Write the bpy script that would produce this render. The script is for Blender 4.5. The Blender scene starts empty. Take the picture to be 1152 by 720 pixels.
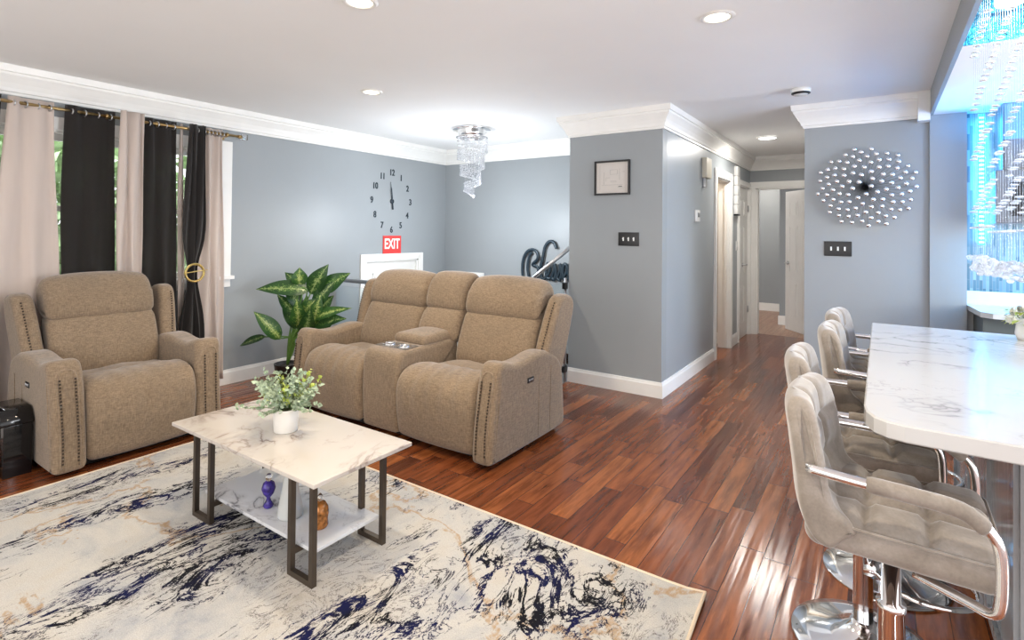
import bpy, bmesh, math, random
from math import sin, cos, pi, radians
from mathutils import Vector, Matrix
random.seed(7)
S = bpy.context.scene
COL = S.collection

# ------------------------------------------------------------------ camera
cam = bpy.data.cameras.new('camera'); co = bpy.data.objects.new('camera', cam); COL.objects.link(co)
yaw, pit, rol, foc, cy = radians(34.432), radians(0.69), radians(0.566), 606.116, 253.642
F = Vector((-sin(yaw)*cos(pit), cos(yaw)*cos(pit), sin(pit)))
RT = Vector((cos(yaw), sin(yaw), 0)); UP = RT.cross(F)
R2 = RT*cos(rol)+UP*sin(rol); U2 = -RT*sin(rol)+UP*cos(rol)
M = Matrix((R2, U2, -F)).transposed().to_4x4(); M.translation = Vector((0, 0, 1.4))
co.matrix_world = M
cam.sensor_fit = 'HORIZONTAL'; cam.sensor_width = 36; cam.lens = foc/1152*36
cam.shift_y = -(360-cy)/1152
cam.clip_start = .05; cam.clip_end = 200
S.camera = co

# ------------------------------------------------------------------ world + exposure
W = bpy.data.worlds.new('world'); S.world = W; W.use_nodes = True
bg = W.node_tree.nodes['Background']; bg.inputs[0].default_value = (0.98, 0.98, 1.0, 1); bg.inputs[1].default_value = 1.35
S.view_settings.view_transform = 'Standard'; S.view_settings.look = 'None'
S.view_settings.gamma = 1; S.view_settings.use_curve_mapping = False
S.view_settings.exposure = 0.66

def light(name, kind, loc, power, color=(1, 1, 1), size=.1, rot=(0, 0, 0), parent=None, **k):
    l = bpy.data.lights.new(name, kind); l.energy = power; l.color = color
    if kind == 'AREA':
        l.size = size
        if 'sy' in k: l.shape = 'RECTANGLE'; l.size_y = k['sy']
    elif kind == 'SUN': l.angle = size
    else: l.shadow_soft_size = size
    if kind == 'SPOT': l.spot_size = k.get('cone', 2.4); l.spot_blend = .8
    o = bpy.data.objects.new(name, l); COL.objects.link(o); o.location = loc; o.rotation_euler = rot
    if parent: o.parent = parent
    return o
# unseen fill added behind the camera; daylight of the kitchen windows on the right
light('fill_back', 'AREA', (-1.6, -1.6, 1.5), 22, (1, .90, .76), 5.5, (radians(90), 0, 0), sy=2.0)
light('daylight_kitchen', 'AREA', (3.9, 3.2, 1.5), 150, (.92, .96, 1), 3.0, (radians(90), 0, radians(90)), sy=1.5)
light('daylight_window', 'AREA', (-6.8, 1.5, 4.4), 420, (.92, .97, 1), 2.6, (radians(38), 0, radians(-90)), sy=2.0)

# ------------------------------------------------------------------ materials
def nt(name):
    m = bpy.data.materials.new(name); m.use_nodes = True
    t = m.node_tree; return m, t, t.nodes['Principled BSDF']
def N(t, kind, **k):
    n = t.nodes.new(kind)
    for a, v in k.items():
        if a.startswith('i_'): n.inputs[int(a[2:]) if a[2:].isdigit() else a[2:].replace('_', ' ')].default_value = v
        else: setattr(n, a, v)
    return n
def ramp(t, fac, stops, interp='LINEAR'):
    r = t.nodes.new('ShaderNodeValToRGB'); r.color_ramp.interpolation = interp
    e = r.color_ramp.elements
    while len(e) < len(stops): e.new(.5)
    for x, (p, c) in zip(e, stops): x.position = p; x.color = (*c, 1) if len(c) == 3 else c
    t.links.new(fac, r.inputs[0]); return r.outputs[0]
def math_(t, op, a, b=None, c=None):
    n = t.nodes.new('ShaderNodeMath'); n.operation = op
    for i, v in enumerate((a, b, c)):
        if v is None: continue
        if isinstance(v, (int, float)): n.inputs[i].default_value = v
        else: t.links.new(v, n.inputs[i])
    return n.outputs[0]
def mixc(t, f, a, b, mode='MIX'):
    n = t.nodes.new('ShaderNodeMix'); n.data_type = 'RGBA'; n.blend_type = mode
    for s, v in ((n.inputs[0], f), (n.inputs[6], a), (n.inputs[7], b)):
        if isinstance(v, (int, float)): s.default_value = v
        elif isinstance(v, tuple): s.default_value = (*v, 1) if len(v) == 3 else v
        else: t.links.new(v, s)
    return n.outputs[2]
def noise(t, vec, scale, detail=3, rough=.5, dist=0):
    n = N(t, 'ShaderNodeTexNoise'); n.inputs['Scale'].default_value = scale; n.inputs['Detail'].default_value = detail
    n.inputs['Roughness'].default_value = rough; n.inputs['Distortion'].default_value = dist
    if vec is not None: t.links.new(vec, n.inputs['Vector'])
    return n.outputs['Fac']
def coords(t, kind='Object', scale=None, rot=None, loc=None):
    c = t.nodes.new('ShaderNodeTexCoord').outputs[kind]
    if scale or rot or loc:
        m = t.nodes.new('ShaderNodeMapping'); t.links.new(c, m.inputs[0])
        if loc: m.inputs[1].default_value = loc
        if rot: m.inputs[2].default_value = rot
        if scale: m.inputs[3].default_value = scale
        c = m.outputs[0]
    return c
def bump(t, b, h, strength=.3, dist=.01):
    n = t.nodes.new('ShaderNodeBump'); n.inputs['Strength'].default_value = strength; n.inputs['Distance'].default_value = dist
    t.links.new(h, n.inputs['Height']); t.links.new(n.outputs[0], b.inputs['Normal'])
def simple(name, c, rough=.5, metal=0, var=.06, scale=8, bs=0, **k):
    m, t, b = nt(name)
    v = coords(t)
    f = noise(t, v, scale, 4)
    col = ramp(t, f, [(.3, tuple(x*(1-var) for x in c)), (.7, tuple(min(1, x*(1+var)) for x in c))])
    t.links.new(col, b.inputs['Base Color']); b.inputs['Roughness'].default_value = rough; b.inputs['Metallic'].default_value = metal
    if bs: bump(t, b, noise(t, v, scale*12, 3), bs, .003)
    for a, x in k.items(): b.inputs[a.replace('_', ' ')].default_value = x
    return m
def emis(name, c, s):
    m, t, b = nt(name); b.inputs['Base Color'].default_value = (*c, 1)
    b.inputs['Emission Color'].default_value = (*c, 1); b.inputs['Emission Strength'].default_value = s; return m
def glass(name, c=(1, 1, 1), rough=0, ior=1.45):
    m, t, b = nt(name); b.inputs['Base Color'].default_value = (*c, 1); b.inputs['Roughness'].default_value = rough
    b.inputs['Transmission Weight'].default_value = 1; b.inputs['IOR'].default_value = ior; return m

def fabric(name, c1, c2, weave=140, bs=.25, sheen=.3):
    m, t, b = nt(name)
    v = coords(t); big = noise(t, v, 3.5, 3)
    s1 = noise(t, coords(t, scale=(40, 40, 260)), 1, 2); s2 = noise(t, coords(t, scale=(240, 240, 25)), 1, 2)
    f = math_(t, 'ADD', math_(t, 'MULTIPLY', s1, .5), math_(t, 'MULTIPLY', s2, .5))
    col = ramp(t, f, [(.36, c1), (.64, c2)])
    col = mixc(t, math_(t, 'MULTIPLY', big, .5), col, tuple(x*.62 for x in c1))
    t.links.new(col, b.inputs['Base Color']); b.inputs['Roughness'].default_value = .95
    b.inputs['Sheen Weight'].default_value = sheen; b.inputs['Sheen Roughness'].default_value = .5
    bump(t, b, f, bs, .003)
    return m

MT = {}
MT['wall'] = simple('wall_paint', (.305, .328, .342), .42, var=.03, scale=1.5)
MT['hallwall'] = simple('hall_wall_paint', (.32, .35, .37), .33, var=.03, scale=1.5)
MT['bathwall'] = simple('beige_wall_paint', (.45, .38, .30), .6, var=.03)
MT['ceiling'] = simple('ceiling_paint', (.90, .90, .895), .8, var=.02, scale=1)
MT['trim'] = simple('white_trim_paint', (.84, .83, .80), .35, var=.02)
MT['door'] = simple('white_door_paint', (.76, .75, .72), .4, var=.02)
MT['recl'] = fabric('taupe_chenille', (.16, .11, .068), (.345, .25, .16), bs=.09)
MT['dark'] = simple('black_base', (.012, .011, .01), .6)
MT['nail'] = simple('bronze_nail', (.06, .042, .028), .4, .6)
MT['blackgloss'] = simple('black_gloss', (.006, .006, .007), .08, var=.02)
MT['blackplas'] = simple('black_plastic', (.01, .01, .011), .35)
MT['chrome'] = simple('chrome', (.88, .88, .89), .06, 1, var=.01)
MT['steel'] = simple('brushed_steel', (.50, .50, .51), .3, 1, var=.05)
MT['bronze'] = simple('bronze_leg_metal', (.105, .083, .065), .38, .8, var=.1)
MT['brass'] = simple('antique_brass', (.42, .29, .13), .3, 1)
def velvetmat():
    m, t, b = nt('grey_velvet')
    n = noise(t, coords(t), 9, 5, .6, .6); n2 = noise(t, coords(t), 160, 2)
    c = ramp(t, n, [(.30, (.20, .17, .145)), (.5, (.27, .235, .20)), (.72, (.37, .33, .295))])
    c = mixc(t, .25, c, ramp(t, n2, [(.3, (.5, .5, .5)), (.7, (1, 1, 1))]), 'MULTIPLY')
    t.links.new(c, b.inputs['Base Color']); b.inputs['Roughness'].default_value = .9
    b.inputs['Sheen Weight'].default_value = .7; b.inputs['Sheen Roughness'].default_value = .35
    bump(t, b, n, .15, .01); return m
MT['velvet'] = velvetmat()
MT['vase'] = simple('grey_white_vase', (.52, .53, .52), .2, var=.05)
MT['white'] = simple('white_ceramic', (.80, .80, .78), .25, var=.02)
MT['beigeplas'] = simple('cream_plastic', (.62, .58, .48), .5, var=.02)
MT['numeral'] = simple('dark_mirror_numeral', (.07, .09, .11), .25, .6)
MT['signred'] = simple('sign_red', (.70, .05, .045), .4, var=.02)
MT['signwhite'] = simple('sign_white', (.85, .82, .74), .4, var=.02)
MT['script'] = simple('dark_teal_script', (.018, .035, .05), .35, .2)
MT['pot'] = simple('white_pot', (.74, .72, .68), .45, var=.05)
MT['soil'] = simple('soil', (.03, .02, .012), .95, bs=.5)
MT['stem'] = simple('plant_stem', (.10, .22, .04), .5)
MT['crystal'] = glass('crystal', (1, 1, 1), 0, 1.6)
MT['glass'] = glass('clear_glass', (.93, .98, .98), 0, 1.45)
MT['bulb'] = emis('bulb_glow', (1, .97, .92), 6)
MT['down'] = emis('downlight_glow', (1, .86, .62), 6)
MT['fixture'] = emis('hall_fixture_glow', (1, .98, .95), 6)
MT['led'] = emis('blue_led', (.01, .45, .9), 1.3)
MT['ledw'] = emis('blue_led_core', (.25, .85, 1), 1.8)
MT['cabinet'] = simple('grey_cabinet', (.15, .16, .17), .3, .2, var=.05)
MT['cabdark'] = simple('dark_base_cabinet', (.10, .12, .12), .4)
MT['counter'] = simple('kitchen_counter', (.62, .66, .68), .25)
MT['amber'] = simple('amber_glass', (.34, .13, .03), .12, .3, var=.7, scale=60)
MT['shoji'] = simple('indigo_glass', (.05, .03, .22), .08, .2, var=.9, scale=45)
MT['gold'] = simple('gold_ring', (.75, .58, .22), .3, 1)
MT['paper'] = simple('print_paper', (.62, .58, .54), .7, var=.03)
MT['ink'] = simple('print_ink', (.22, .22, .21), .7)
MT['petal'] = simple('white_petal', (.86, .87, .80), .6, var=.04)

# beige curtain: cloth that lets a little daylight through
def curtain(name, c, trans, see=0):
    m, t, b = nt(name); out = t.nodes['Material Output']
    f = noise(t, coords(t, scale=(6, 6, .6)), 3, 3)
    col = ramp(t, f, [(.3, tuple(x*.93 for x in c)), (.7, c)])
    t.links.new(col, b.inputs['Base Color']); b.inputs['Roughness'].default_value = .9
    b.inputs['Sheen Weight'].default_value = .2
    tr = N(t, 'ShaderNodeBsdfTranslucent'); t.links.new(col, tr.inputs[0])
    mx = t.nodes.new('ShaderNodeMixShader'); mx.inputs[0].default_value = trans
    t.links.new(b.outputs[0], mx.inputs[1]); t.links.new(tr.outputs[0], mx.inputs[2]); last = mx.outputs[0]
    if see:
        tp = N(t, 'ShaderNodeBsdfTransparent'); m2 = t.nodes.new('ShaderNodeMixShader'); m2.inputs[0].default_value = see
        t.links.new(last, m2.inputs[1]); t.links.new(tp.outputs[0], m2.inputs[2]); last = m2.outputs[0]
    t.links.new(last, out.inputs[0]); return m
MT['beige'] = curtain('beige_curtain_cloth', (.68, .585, .525), .25)
MT['sheer'] = curtain('black_curtain_cloth', (.016, .012, .010), .2, .07)
MT['blackcloth'] = curtain('black_tied_curtain_cloth', (.014, .011, .010), .05)

# hardwood: planks along Y, 0.105 m wide, random lengths, hand-scraped
def wood(name, cols, wdt=.105, rough=.2, tone=1, dark=.35):
    m, t, b = nt(name)
    sx = N(t, 'ShaderNodeSeparateXYZ'); t.links.new(coords(t), sx.inputs[0]); x, y = sx.outputs[0], sx.outputs[1]
    col = math_(t, 'FLOOR', math_(t, 'DIVIDE', x, wdt)); fx = math_(t, 'FRACT', math_(t, 'DIVIDE', x, wdt))
    wn = N(t, 'ShaderNodeTexWhiteNoise', noise_dimensions='1D'); t.links.new(col, wn.inputs['W'])
    ly = math_(t, 'ADD', math_(t, 'DIVIDE', y, math_(t, 'MULTIPLY_ADD', wn.outputs[0], .35, .55)), math_(t, 'MULTIPLY', wn.outputs[0], 17.3))
    row = math_(t, 'FLOOR', ly); fy = math_(t, 'FRACT', ly)
    cb = N(t, 'ShaderNodeCombineXYZ'); t.links.new(col, cb.inputs[0]); t.links.new(row, cb.inputs[1])
    w2 = N(t, 'ShaderNodeTexWhiteNoise', noise_dimensions='2D'); t.links.new(cb.outputs[0], w2.inputs['Vector'])
    base = ramp(t, w2.outputs[0], [(i/(len(cols)-1), c) for i, c in enumerate(cols)])
    off = N(t, 'ShaderNodeVectorMath', operation='MULTIPLY_ADD'); t.links.new(w2.outputs[1], off.inputs[0])
    off.inputs[1].default_value = (9, 9, 9); t.links.new(coords(t, scale=(30, 3.0, 1)), off.inputs[2])
    g = noise(t, off.outputs[0], 1, 4, .55, .3)
    cc = mixc(t, ramp(t, g, [(.25, (0, 0, 0)), (.62, (1, 1, 1))]), mixc(t, 1, base, (dark, dark*.8, dark*.7), 'MULTIPLY'), base)
    g2 = noise(t, off.outputs[0], 3.2, 3, .6)
    cc = mixc(t, ramp(t, g2, [(.55, (0, 0, 0)), (.8, (.5, .5, .5))]), cc, mixc(t, 1, base, (1.7, 1.6, 1.5), 'MULTIPLY'))
    ex = math_(t, 'ABSOLUTE', math_(t, 'SUBTRACT', fx, .5)); ey = math_(t, 'ABSOLUTE', math_(t, 'SUBTRACT', fy, .5))
    seam = math_(t, 'MAXIMUM', math_(t, 'GREATER_THAN', ex, .485), math_(t, 'GREATER_THAN', ey, .4975))
    cc = mixc(t, math_(t, 'MULTIPLY', seam, .75), cc, (.02, .008, .005))
    t.links.new(cc, b.inputs['Base Color']); b.inputs['Roughness'].default_value = rough
    b.inputs['Specular IOR Level'].default_value = .6
    # scraped waves across each board
    hh = noise(t, coords(t, scale=(24, 1.3, 1)), 1, 1, .4, .3)
    h2 = math_(t, 'ADD', math_(t, 'MULTIPLY', hh, 1.0), math_(t, 'MULTIPLY', seam, -.7))
    h2 = math_(t, 'ADD', h2, math_(t, 'MULTIPLY', g, .12))
    bump(t, b, h2, .5, .008)
    return m
MT['wood'] = wood('hand_scraped_hardwood', [(.11, .030, .013), (.18, .050, .018), (.26, .078, .025), (.32, .105, .033), (.22, .062, .021), (.14, .038, .015)])
MT['farwood'] = wood('far_room_hardwood', [(.30, .19, .13), (.36, .23, .16), (.33, .20, .14)], rough=.4, dark=.7)

def marble(name, base, vein, vcol2, scale=2.2, rough=.2, rot=(0, 0, .6), thr=.012, seed=0, vs=(1, 1, 1)):
    m, t, b = nt(name)
    v = coords(t, scale=vs, rot=rot, loc=(seed, seed*.7, 0))
    n1 = noise(t, v, scale, 5, .55, 1.1)
    r1 = math_(t, 'ABSOLUTE', math_(t, 'SUBTRACT', n1, .5))
    msk = ramp(t, noise(t, v, scale*.9, 2), [(.46, (0, 0, 0)), (.6, (1, 1, 1))])
    line = math_(t, 'MULTIPLY', ramp(t, r1, [(0, (1, 1, 1)), (thr, (.25, .25, .25)), (thr*3.2, (0, 0, 0))]), msk)
    n2 = noise(t, v, scale*2.1, 5, .6, .7)
    r2 = math_(t, 'ABSOLUTE', math_(t, 'SUBTRACT', n2, .52))
    l2 = math_(t, 'MULTIPLY', ramp(t, r2, [(0, (.7, .7, .7)), (thr*.9, (0, 0, 0))]), ramp(t, n1, [(.5, (0, 0, 0)), (.6, (1, 1, 1))]))
    c = mixc(t, ramp(t, noise(t, v, scale*.7, 3), [(.35, (0, 0, 0)), (.75, (.5, .5, .5))]), base, tuple(x*.86 for x in base))
    c = mixc(t, line, c, vein); c = mixc(t, l2, c, vcol2)
    t.links.new(c, b.inputs['Base Color']); b.inputs['Roughness'].default_value = rough
    return m
MT['marble'] = marble('table_marble', (.56, .51, .46), (.20, .14, .11), (.42, .36, .32), 2.6, .16, seed=3.1, thr=.02)
MT['shelfm'] = marble('shelf_marble', (.66, .67, .69), (.20, .20, .22), (.42, .42, .44), 3.4, .25, seed=5.7, thr=.016)
MT['quartz'] = marble('island_quartz', (.60, .60, .60), (.22, .22, .23), (.38, .38, .39), 2.0, .14, rot=(0, 0, .3), seed=9.2, thr=.010, vs=(.8, 1.3, 1))
MT['islandside'] = marble('island_panel', (.36, .38, .40), (.20, .22, .24), (.48, .5, .5), 3, .15, seed=2.2, thr=.06, vs=(2.5, 2.5, .5))

def rugmat():
    m, t, b = nt('rug_abstract_marble')
    v = coords(t); ang = radians(-66)
    vs = coords(t, rot=(0, 0, ang), scale=(2.9, 1.15, 1))
    frag = noise(t, coords(t, rot=(0, 0, ang), scale=(75, 26, 1)), 1, 4, .75)
    frag2 = noise(t, coords(t, rot=(0, 0, ang), scale=(20, 6, 1)), 1, 3, .7)
    region = noise(t, coords(t, rot=(0, 0, ang), scale=(2.2, 1.0, 1), loc=(4.2, 1.3, 0)), 1.15, 2)
    def ridge(n, w): return ramp(t, math_(t, 'ABSOLUTE', math_(t, 'SUBTRACT', n, .5)), [(0, (1, 1, 1)), (w*.35, (.8, .8, .8)), (w, (0, 0, 0))])
    w = noise(t, vs, 1.25, 8, .68, 1.5)
    nav = math_(t, 'MULTIPLY', ridge(w, .046), ramp(t, region, [(.48, (0, 0, 0)), (.57, (1, 1, 1))]))
    nav = math_(t, 'MULTIPLY', nav, math_(t, 'MULTIPLY', math_(t, 'ADD', frag, .15), math_(t, 'ADD', frag2, .5)))
    nav = ramp(t, nav, [(.33, (0, 0, 0)), (.45, (1, 1, 1))])
    w2 = noise(t, vs, 2.7, 7, .68, 1.6)
    n2 = math_(t, 'MULTIPLY', ridge(w2, .022), ramp(t, math_(t, 'ADD', region, math_(t, 'MULTIPLY', frag2, .35)), [(.60, (0, 0, 0)), (.72, (1, 1, 1))]))
    n2 = ramp(t, math_(t, 'MULTIPLY', n2, math_(t, 'ADD', frag, .35)), [(.30, (0, 0, 0)), (.55, (1, 1, 1))])
    # finer scribbles
    w3 = noise(t, coords(t, loc=(7, 3, 0), rot=(0, 0, ang), scale=(1.6, 1, 1)), 4.2, 7, .7, 2.2)
    n3 = math_(t, 'MULTIPLY', ridge(w3, .018), ramp(t, noise(t, coords(t, loc=(1, 9, 0)), 1.3, 2), [(.50, (0, 0, 0)), (.60, (1, 1, 1))]))
    n3 = ramp(t, math_(t, 'MULTIPLY', n3, math_(t, 'ADD', frag, .2)), [(.30, (0, 0, 0)), (.55, (.85, .85, .85))])
    gv = noise(t, coords(t, rot=(0, 0, radians(25)), loc=(2.7, 8.1, 0)), .95, 6, .6, .6)
    gold = math_(t, 'MULTIPLY', ridge(gv, .013), ramp(t, frag, [(.30, (.1, .1, .1)), (.55, (1, 1, 1))]))
    cloud = noise(t, v, 2.6, 6, .65, .5)
    base = ramp(t, cloud, [(.28, (.30, .32, .36)), (.42, (.47, .465, .455)), (.52, (.54, .52, .485)), (.66, (.52, .48, .42)), (.78, (.36, .32, .26))])
    c = mixc(t, math_(t, 'MULTIPLY', gold, .8), base, (.40, .24, .10))
    c = mixc(t, n3, c, (.10, .085, .085))
    ncol = ramp(t, noise(t, v, 5, 2), [(.42, (.010, .010, .014)), (.58, (.010, .012, .055))])
    c = mixc(t, n2, c, ncol); c = mixc(t, nav, c, ncol)
    c = mixc(t, .2, c, ramp(t, noise(t, v, 260, 1), [(.35, (.2, .2, .2)), (.65, (1, 1, 1))]), 'MULTIPLY')
    t.links.new(c, b.inputs['Base Color']); b.inputs['Roughness'].default_value = 1; b.inputs['Specular IOR Level'].default_value = .1
    bump(t, b, noise(t, v, 220, 2), .5, .004)
    return m
MT['rug'] = rugmat()
MT['rugedge'] = simple('rug_binding', (.66, .55, .42), .9, bs=.3)

def mosaic():
    m, t, b = nt('glass_strip_mosaic')
    br = N(t, 'ShaderNodeTexBrick'); t.links.new(coords(t, rot=(0, radians(90), 0)), br.inputs[0])
    # vertical strips: brick rows laid along Z
    sx = N(t, 'ShaderNodeSeparateXYZ'); t.links.new(coords(t), sx.inputs[0])
    cb = N(t, 'ShaderNodeCombineXYZ'); t.links.new(sx.outputs[2], cb.inputs[0]); t.links.new(sx.outputs[0], cb.inputs[1])
    t.links.new(cb.outputs[0], br.inputs[0])
    br.inputs['Scale'].default_value = 1; br.inputs['Brick Width'].default_value = .12; br.inputs['Row Height'].default_value = .018
    br.inputs['Mortar Size'].default_value = .0012; br.inputs['Color1'].default_value = (.05, .13, .18, 1); br.inputs['Color2'].default_value = (.22, .36, .42, 1)
    br.inputs['Mortar'].default_value = (.2, .25, .28, 1)
    t.links.new(br.outputs[0], b.inputs['Base Color']); b.inputs['Roughness'].default_value = .12
    b.inputs['Specular IOR Level'].default_value = .8
    return m
MT['mosaic'] = mosaic()
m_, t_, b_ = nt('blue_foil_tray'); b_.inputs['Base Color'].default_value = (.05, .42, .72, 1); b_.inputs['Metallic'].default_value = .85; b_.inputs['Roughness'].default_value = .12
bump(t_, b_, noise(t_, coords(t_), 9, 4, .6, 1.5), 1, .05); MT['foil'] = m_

def leafmat(name, dark, mid, pale):
    m, t, b = nt(name)
    uv = coords(t, 'UV'); sx = N(t, 'ShaderNodeSeparateXYZ'); t.links.new(uv, sx.inputs[0])
    u = math_(t, 'ABSOLUTE', math_(t, 'MULTIPLY_ADD', sx.outputs[0], 2, -1))   # 0 on the midrib, 1 at the margin
    ns = noise(t, coords(t), 55, 3, .7, .8)
    k = math_(t, 'ADD', math_(t, 'MULTIPLY', u, .30), math_(t, 'MULTIPLY', ns, .85))
    c = ramp(t, k, [(.36, pale), (.46, mid), (.56, dark), (.9, dark), (1.0, mid)])
    c = mixc(t, math_(t, 'MULTIPLY', math_(t, 'LESS_THAN', u, .035), .7), c, pale)
    t.links.new(c, b.inputs['Base Color']); b.inputs['Roughness'].default_value = .35
    tr = N(t, 'ShaderNodeBsdfTranslucent'); t.links.new(c, tr.inputs[0])
    mx = t.nodes.new('ShaderNodeMixShader'); mx.inputs[0].default_value = .2
    t.links.new(b.outputs[0], mx.inputs[1]); t.links.new(tr.outputs[0], mx.inputs[2]); t.links.new(mx.outputs[0], t.nodes['Material Output'].inputs[0])
    return m
MT['leaf'] = leafmat('variegated_leaf', (.018, .065, .015), (.09, .19, .04), (.36, .44, .17))
MT['leafpale'] = leafmat('pale_variegated_leaf', (.03, .10, .02), (.20, .32, .06), (.50, .55, .22))
MT['succ'] = simple('eucalyptus_leaf', (.34, .42, .29), .6, var=.45, scale=40)
MT['succlime'] = simple('lime_sprig_leaf', (.42, .50, .10), .6, var=.3, scale=40)
MT['hedge'] = simple('garden_leaf', (.30, .40, .20), .6, var=.5, scale=6)

# ------------------------------------------------------------------ mesh helpers
class MB:
    def __init__(s): s.v = []; s.f = []; s.sm = []; s.uv = {}
    def add(s, vs, fs, smooth=True):
        o = len(s.v); s.v += [tuple(v) for v in vs]
        for f in fs: s.f.append(tuple(i+o for i in f)); s.sm.append(smooth)
        return o
    def box(s, x0, x1, y0, y1, z0, z1):
        vs = [(x, y, z) for z in (z0, z1) for y in (y0, y1) for x in (x0, x1)]
        s.add(vs, [(0, 2, 3, 1), (4, 5, 7, 6), (0, 1, 5, 4), (2, 6, 7, 3), (0, 4, 6, 2), (1, 3, 7, 5)], False); return s
    def tube(s, pts, r, n=10, closed=False, cap=True, flat=None):
        pts = [Vector(p) for p in pts]; m = len(pts); rs = r if isinstance(r, (list, tuple)) else [r]*m
        vs = []; up = Vector((0, 0, 1)); prev = None
        for i, p in enumerate(pts):
            a = pts[(i-1) % m] if (closed or i > 0) else p; b = pts[(i+1) % m] if (closed or i < m-1) else p
            t = (b-a)
            t = t.normalized() if t.length > 1e-9 else Vector((0, 0, 1))
            if prev is None: nrm = t.cross(up if abs(t.z) < .95 else Vector((1, 0, 0))).normalized()
            else:
                nrm = prev-t*prev.dot(t); nrm = nrm.normalized() if nrm.length > 1e-6 else t.orthogonal().normalized()
            prev = nrm; bn = t.cross(nrm)
            for k in range(n):
                a_ = 2*pi*k/n; d = nrm*cos(a_)*rs[i]+bn*sin(a_)*rs[i]
                if flat is not None: d = Vector((d.x*flat[0], d.y*flat[1], d.z*flat[2]))
                vs.append(p+d)
        fs = []
        for i in range(m if closed else m-1):
            for k in range(n):
                a_ = i*n+k; b_ = i*n+(k+1) % n; c = ((i+1) % m)*n+(k+1) % n; d = ((i+1) % m)*n+k
                fs.append((a_, b_, c, d))
        if cap and not closed: fs.append(tuple(reversed(range(n)))); fs.append(tuple((m-1)*n+k for k in range(n)))
        s.add(vs, fs); return s
    def lathe(s, prof, c=(0, 0, 0), n=32, cap=True):
        vs = [(c[0]+r*cos(2*pi*k/n), c[1]+r*sin(2*pi*k/n), c[2]+z) for r, z in prof for k in range(n)]
        fs = [(i*n+k, i*n+(k+1) % n, (i+1)*n+(k+1) % n, (i+1)*n+k) for i in range(len(prof)-1) for k in range(n)]
        if cap: fs.append(tuple(reversed(range(n)))); fs.append(tuple((len(prof)-1)*n+k for k in range(n)))
        s.add(vs, fs); return s
    def ball(s, c, r, n=8, m=6):
        rr = r if isinstance(r, (tuple, list)) else (r, r, r)
        vs = [(c[0], c[1], c[2]-rr[2])]
        for i in range(1, m):
            a = -pi/2+pi*i/m
            for k in range(n): vs.append((c[0]+rr[0]*cos(a)*cos(2*pi*k/n), c[1]+rr[1]*cos(a)*sin(2*pi*k/n), c[2]+rr[2]*sin(a)))
        vs.append((c[0], c[1], c[2]+rr[2])); L = len(vs)-1; fs = []
        for k in range(n):
            fs.append((0, 1+(k+1) % n, 1+k)); fs.append((L, L-n+k, L-n+(k+1) % n))
        for i in range(m-2):
            for k in range(n): a = 1+i*n+k; b = 1+i*n+(k+1) % n; fs.append((a, b, b+n, a+n))
        s.add(vs, fs); return s
    def rbox(s, dims, r, seg=3, mid=4, fn=None, c=(0, 0, 0)):
        h = [d/2 for d in dims]
        def ax(hh):
            inn = hh-r; o = [-hh+r*(1-math.tan(pi/4*(1-i/seg))) for i in range(seg)]
            o = [-hh + r - r*math.tan(pi/4*(1-i/seg)) for i in range(seg)]
            mdl = [-inn+2*inn*i/mid for i in range(mid+1)]
            return o+mdl+[-x for x in reversed(o)]
        A = [ax(x) for x in h]; idx = {}; vs = []; fs = []
        def vid(p):
            k = tuple(round(x, 6) for x in p)
            if k not in idx:
                q = [max(-hh+r, min(hh-r, x)) for x, hh in zip(p, h)]
                d = Vector([a-b for a, b in zip(p, q)])
                if d.length > 1e-9: d = d.normalized()*r
                w = Vector(q)+d
                if fn: w = Vector(fn(*w))
                idx[k] = len(vs); vs.append((w[0]+c[0], w[1]+c[1], w[2]+c[2]))
            return idx[k]
        for a in range(3):
            b, d = (a+1) % 3, (a+2) % 3
            for sg in (-1, 1):
                for i in range(len(A[b])-1):
                    for j in range(len(A[d])-1):
                        q = []
                        for (u, w) in ((i, j), (i+1, j), (i+1, j+1), (i, j+1)):
                            p = [0, 0, 0]; p[a] = sg*h[a]; p[b] = A[b][u]; p[d] = A[d][w]; q.append(vid(p))
                        fs.append(tuple(q) if sg > 0 else tuple(reversed(q)))
        s.add(vs, fs); return s
    def pad(s, outline, x0, x1, r=.03, puff=0, mid=6, seg=4, axis='x', fn=None):
        """closed outline in (y,z), swept along x, with rounded rims and an optional pillow bulge"""
        n = len(outline); P = [Vector(p) for p in outline]
        area = sum(P[i].x*P[(i+1) % n].y-P[(i+1) % n].x*P[i].y for i in range(n))
        if area < 0: P.reverse()
        nr = []
        for i in range(n):
            t = (P[(i+1) % n]-P[i-1]); t = t.normalized(); nr.append(Vector((t.y, -t.x)))
        secs = []
        for k in range(seg): a = pi/2*k/seg; secs.append((x0+r*(1-sin(a)) if False else x0+r*(1-cos(pi/2-a)) if False else x0+r-r*cos(a), r*(1-sin(a))))
        for k in range(mid+1): secs.append((x0+r+(x1-x0-2*r)*k/mid, 0))
        for k in range(seg): a = pi/2*(1-(k+1)/seg); secs.append((x1-r+r*cos(a), r*(1-sin(a))))
        vs = []
        for (x, ins) in secs:
            t = (x-x0)/(x1-x0)*2-1; pf = puff*(1-t*t)**.6 if abs(t) < 1 else 0
            for p, q in zip(P, nr):
                w = p+q*(pf-ins); v = (x, w.x, w.y) if axis == 'x' else (w.x, x, w.y)
                if fn: v = fn(*v)
                vs.append(v)
        fs = []; m = len(secs)
        for i in range(m-1):
            for k in range(n):
                q = (i*n+k, i*n+(k+1) % n, (i+1)*n+(k+1) % n, (i+1)*n+k); fs.append(q if axis == 'y' else tuple(reversed(q)))
        e0 = tuple(range(n)); e1 = tuple((m-1)*n+k for k in range(n))
        o = s.add(vs, fs)
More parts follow.
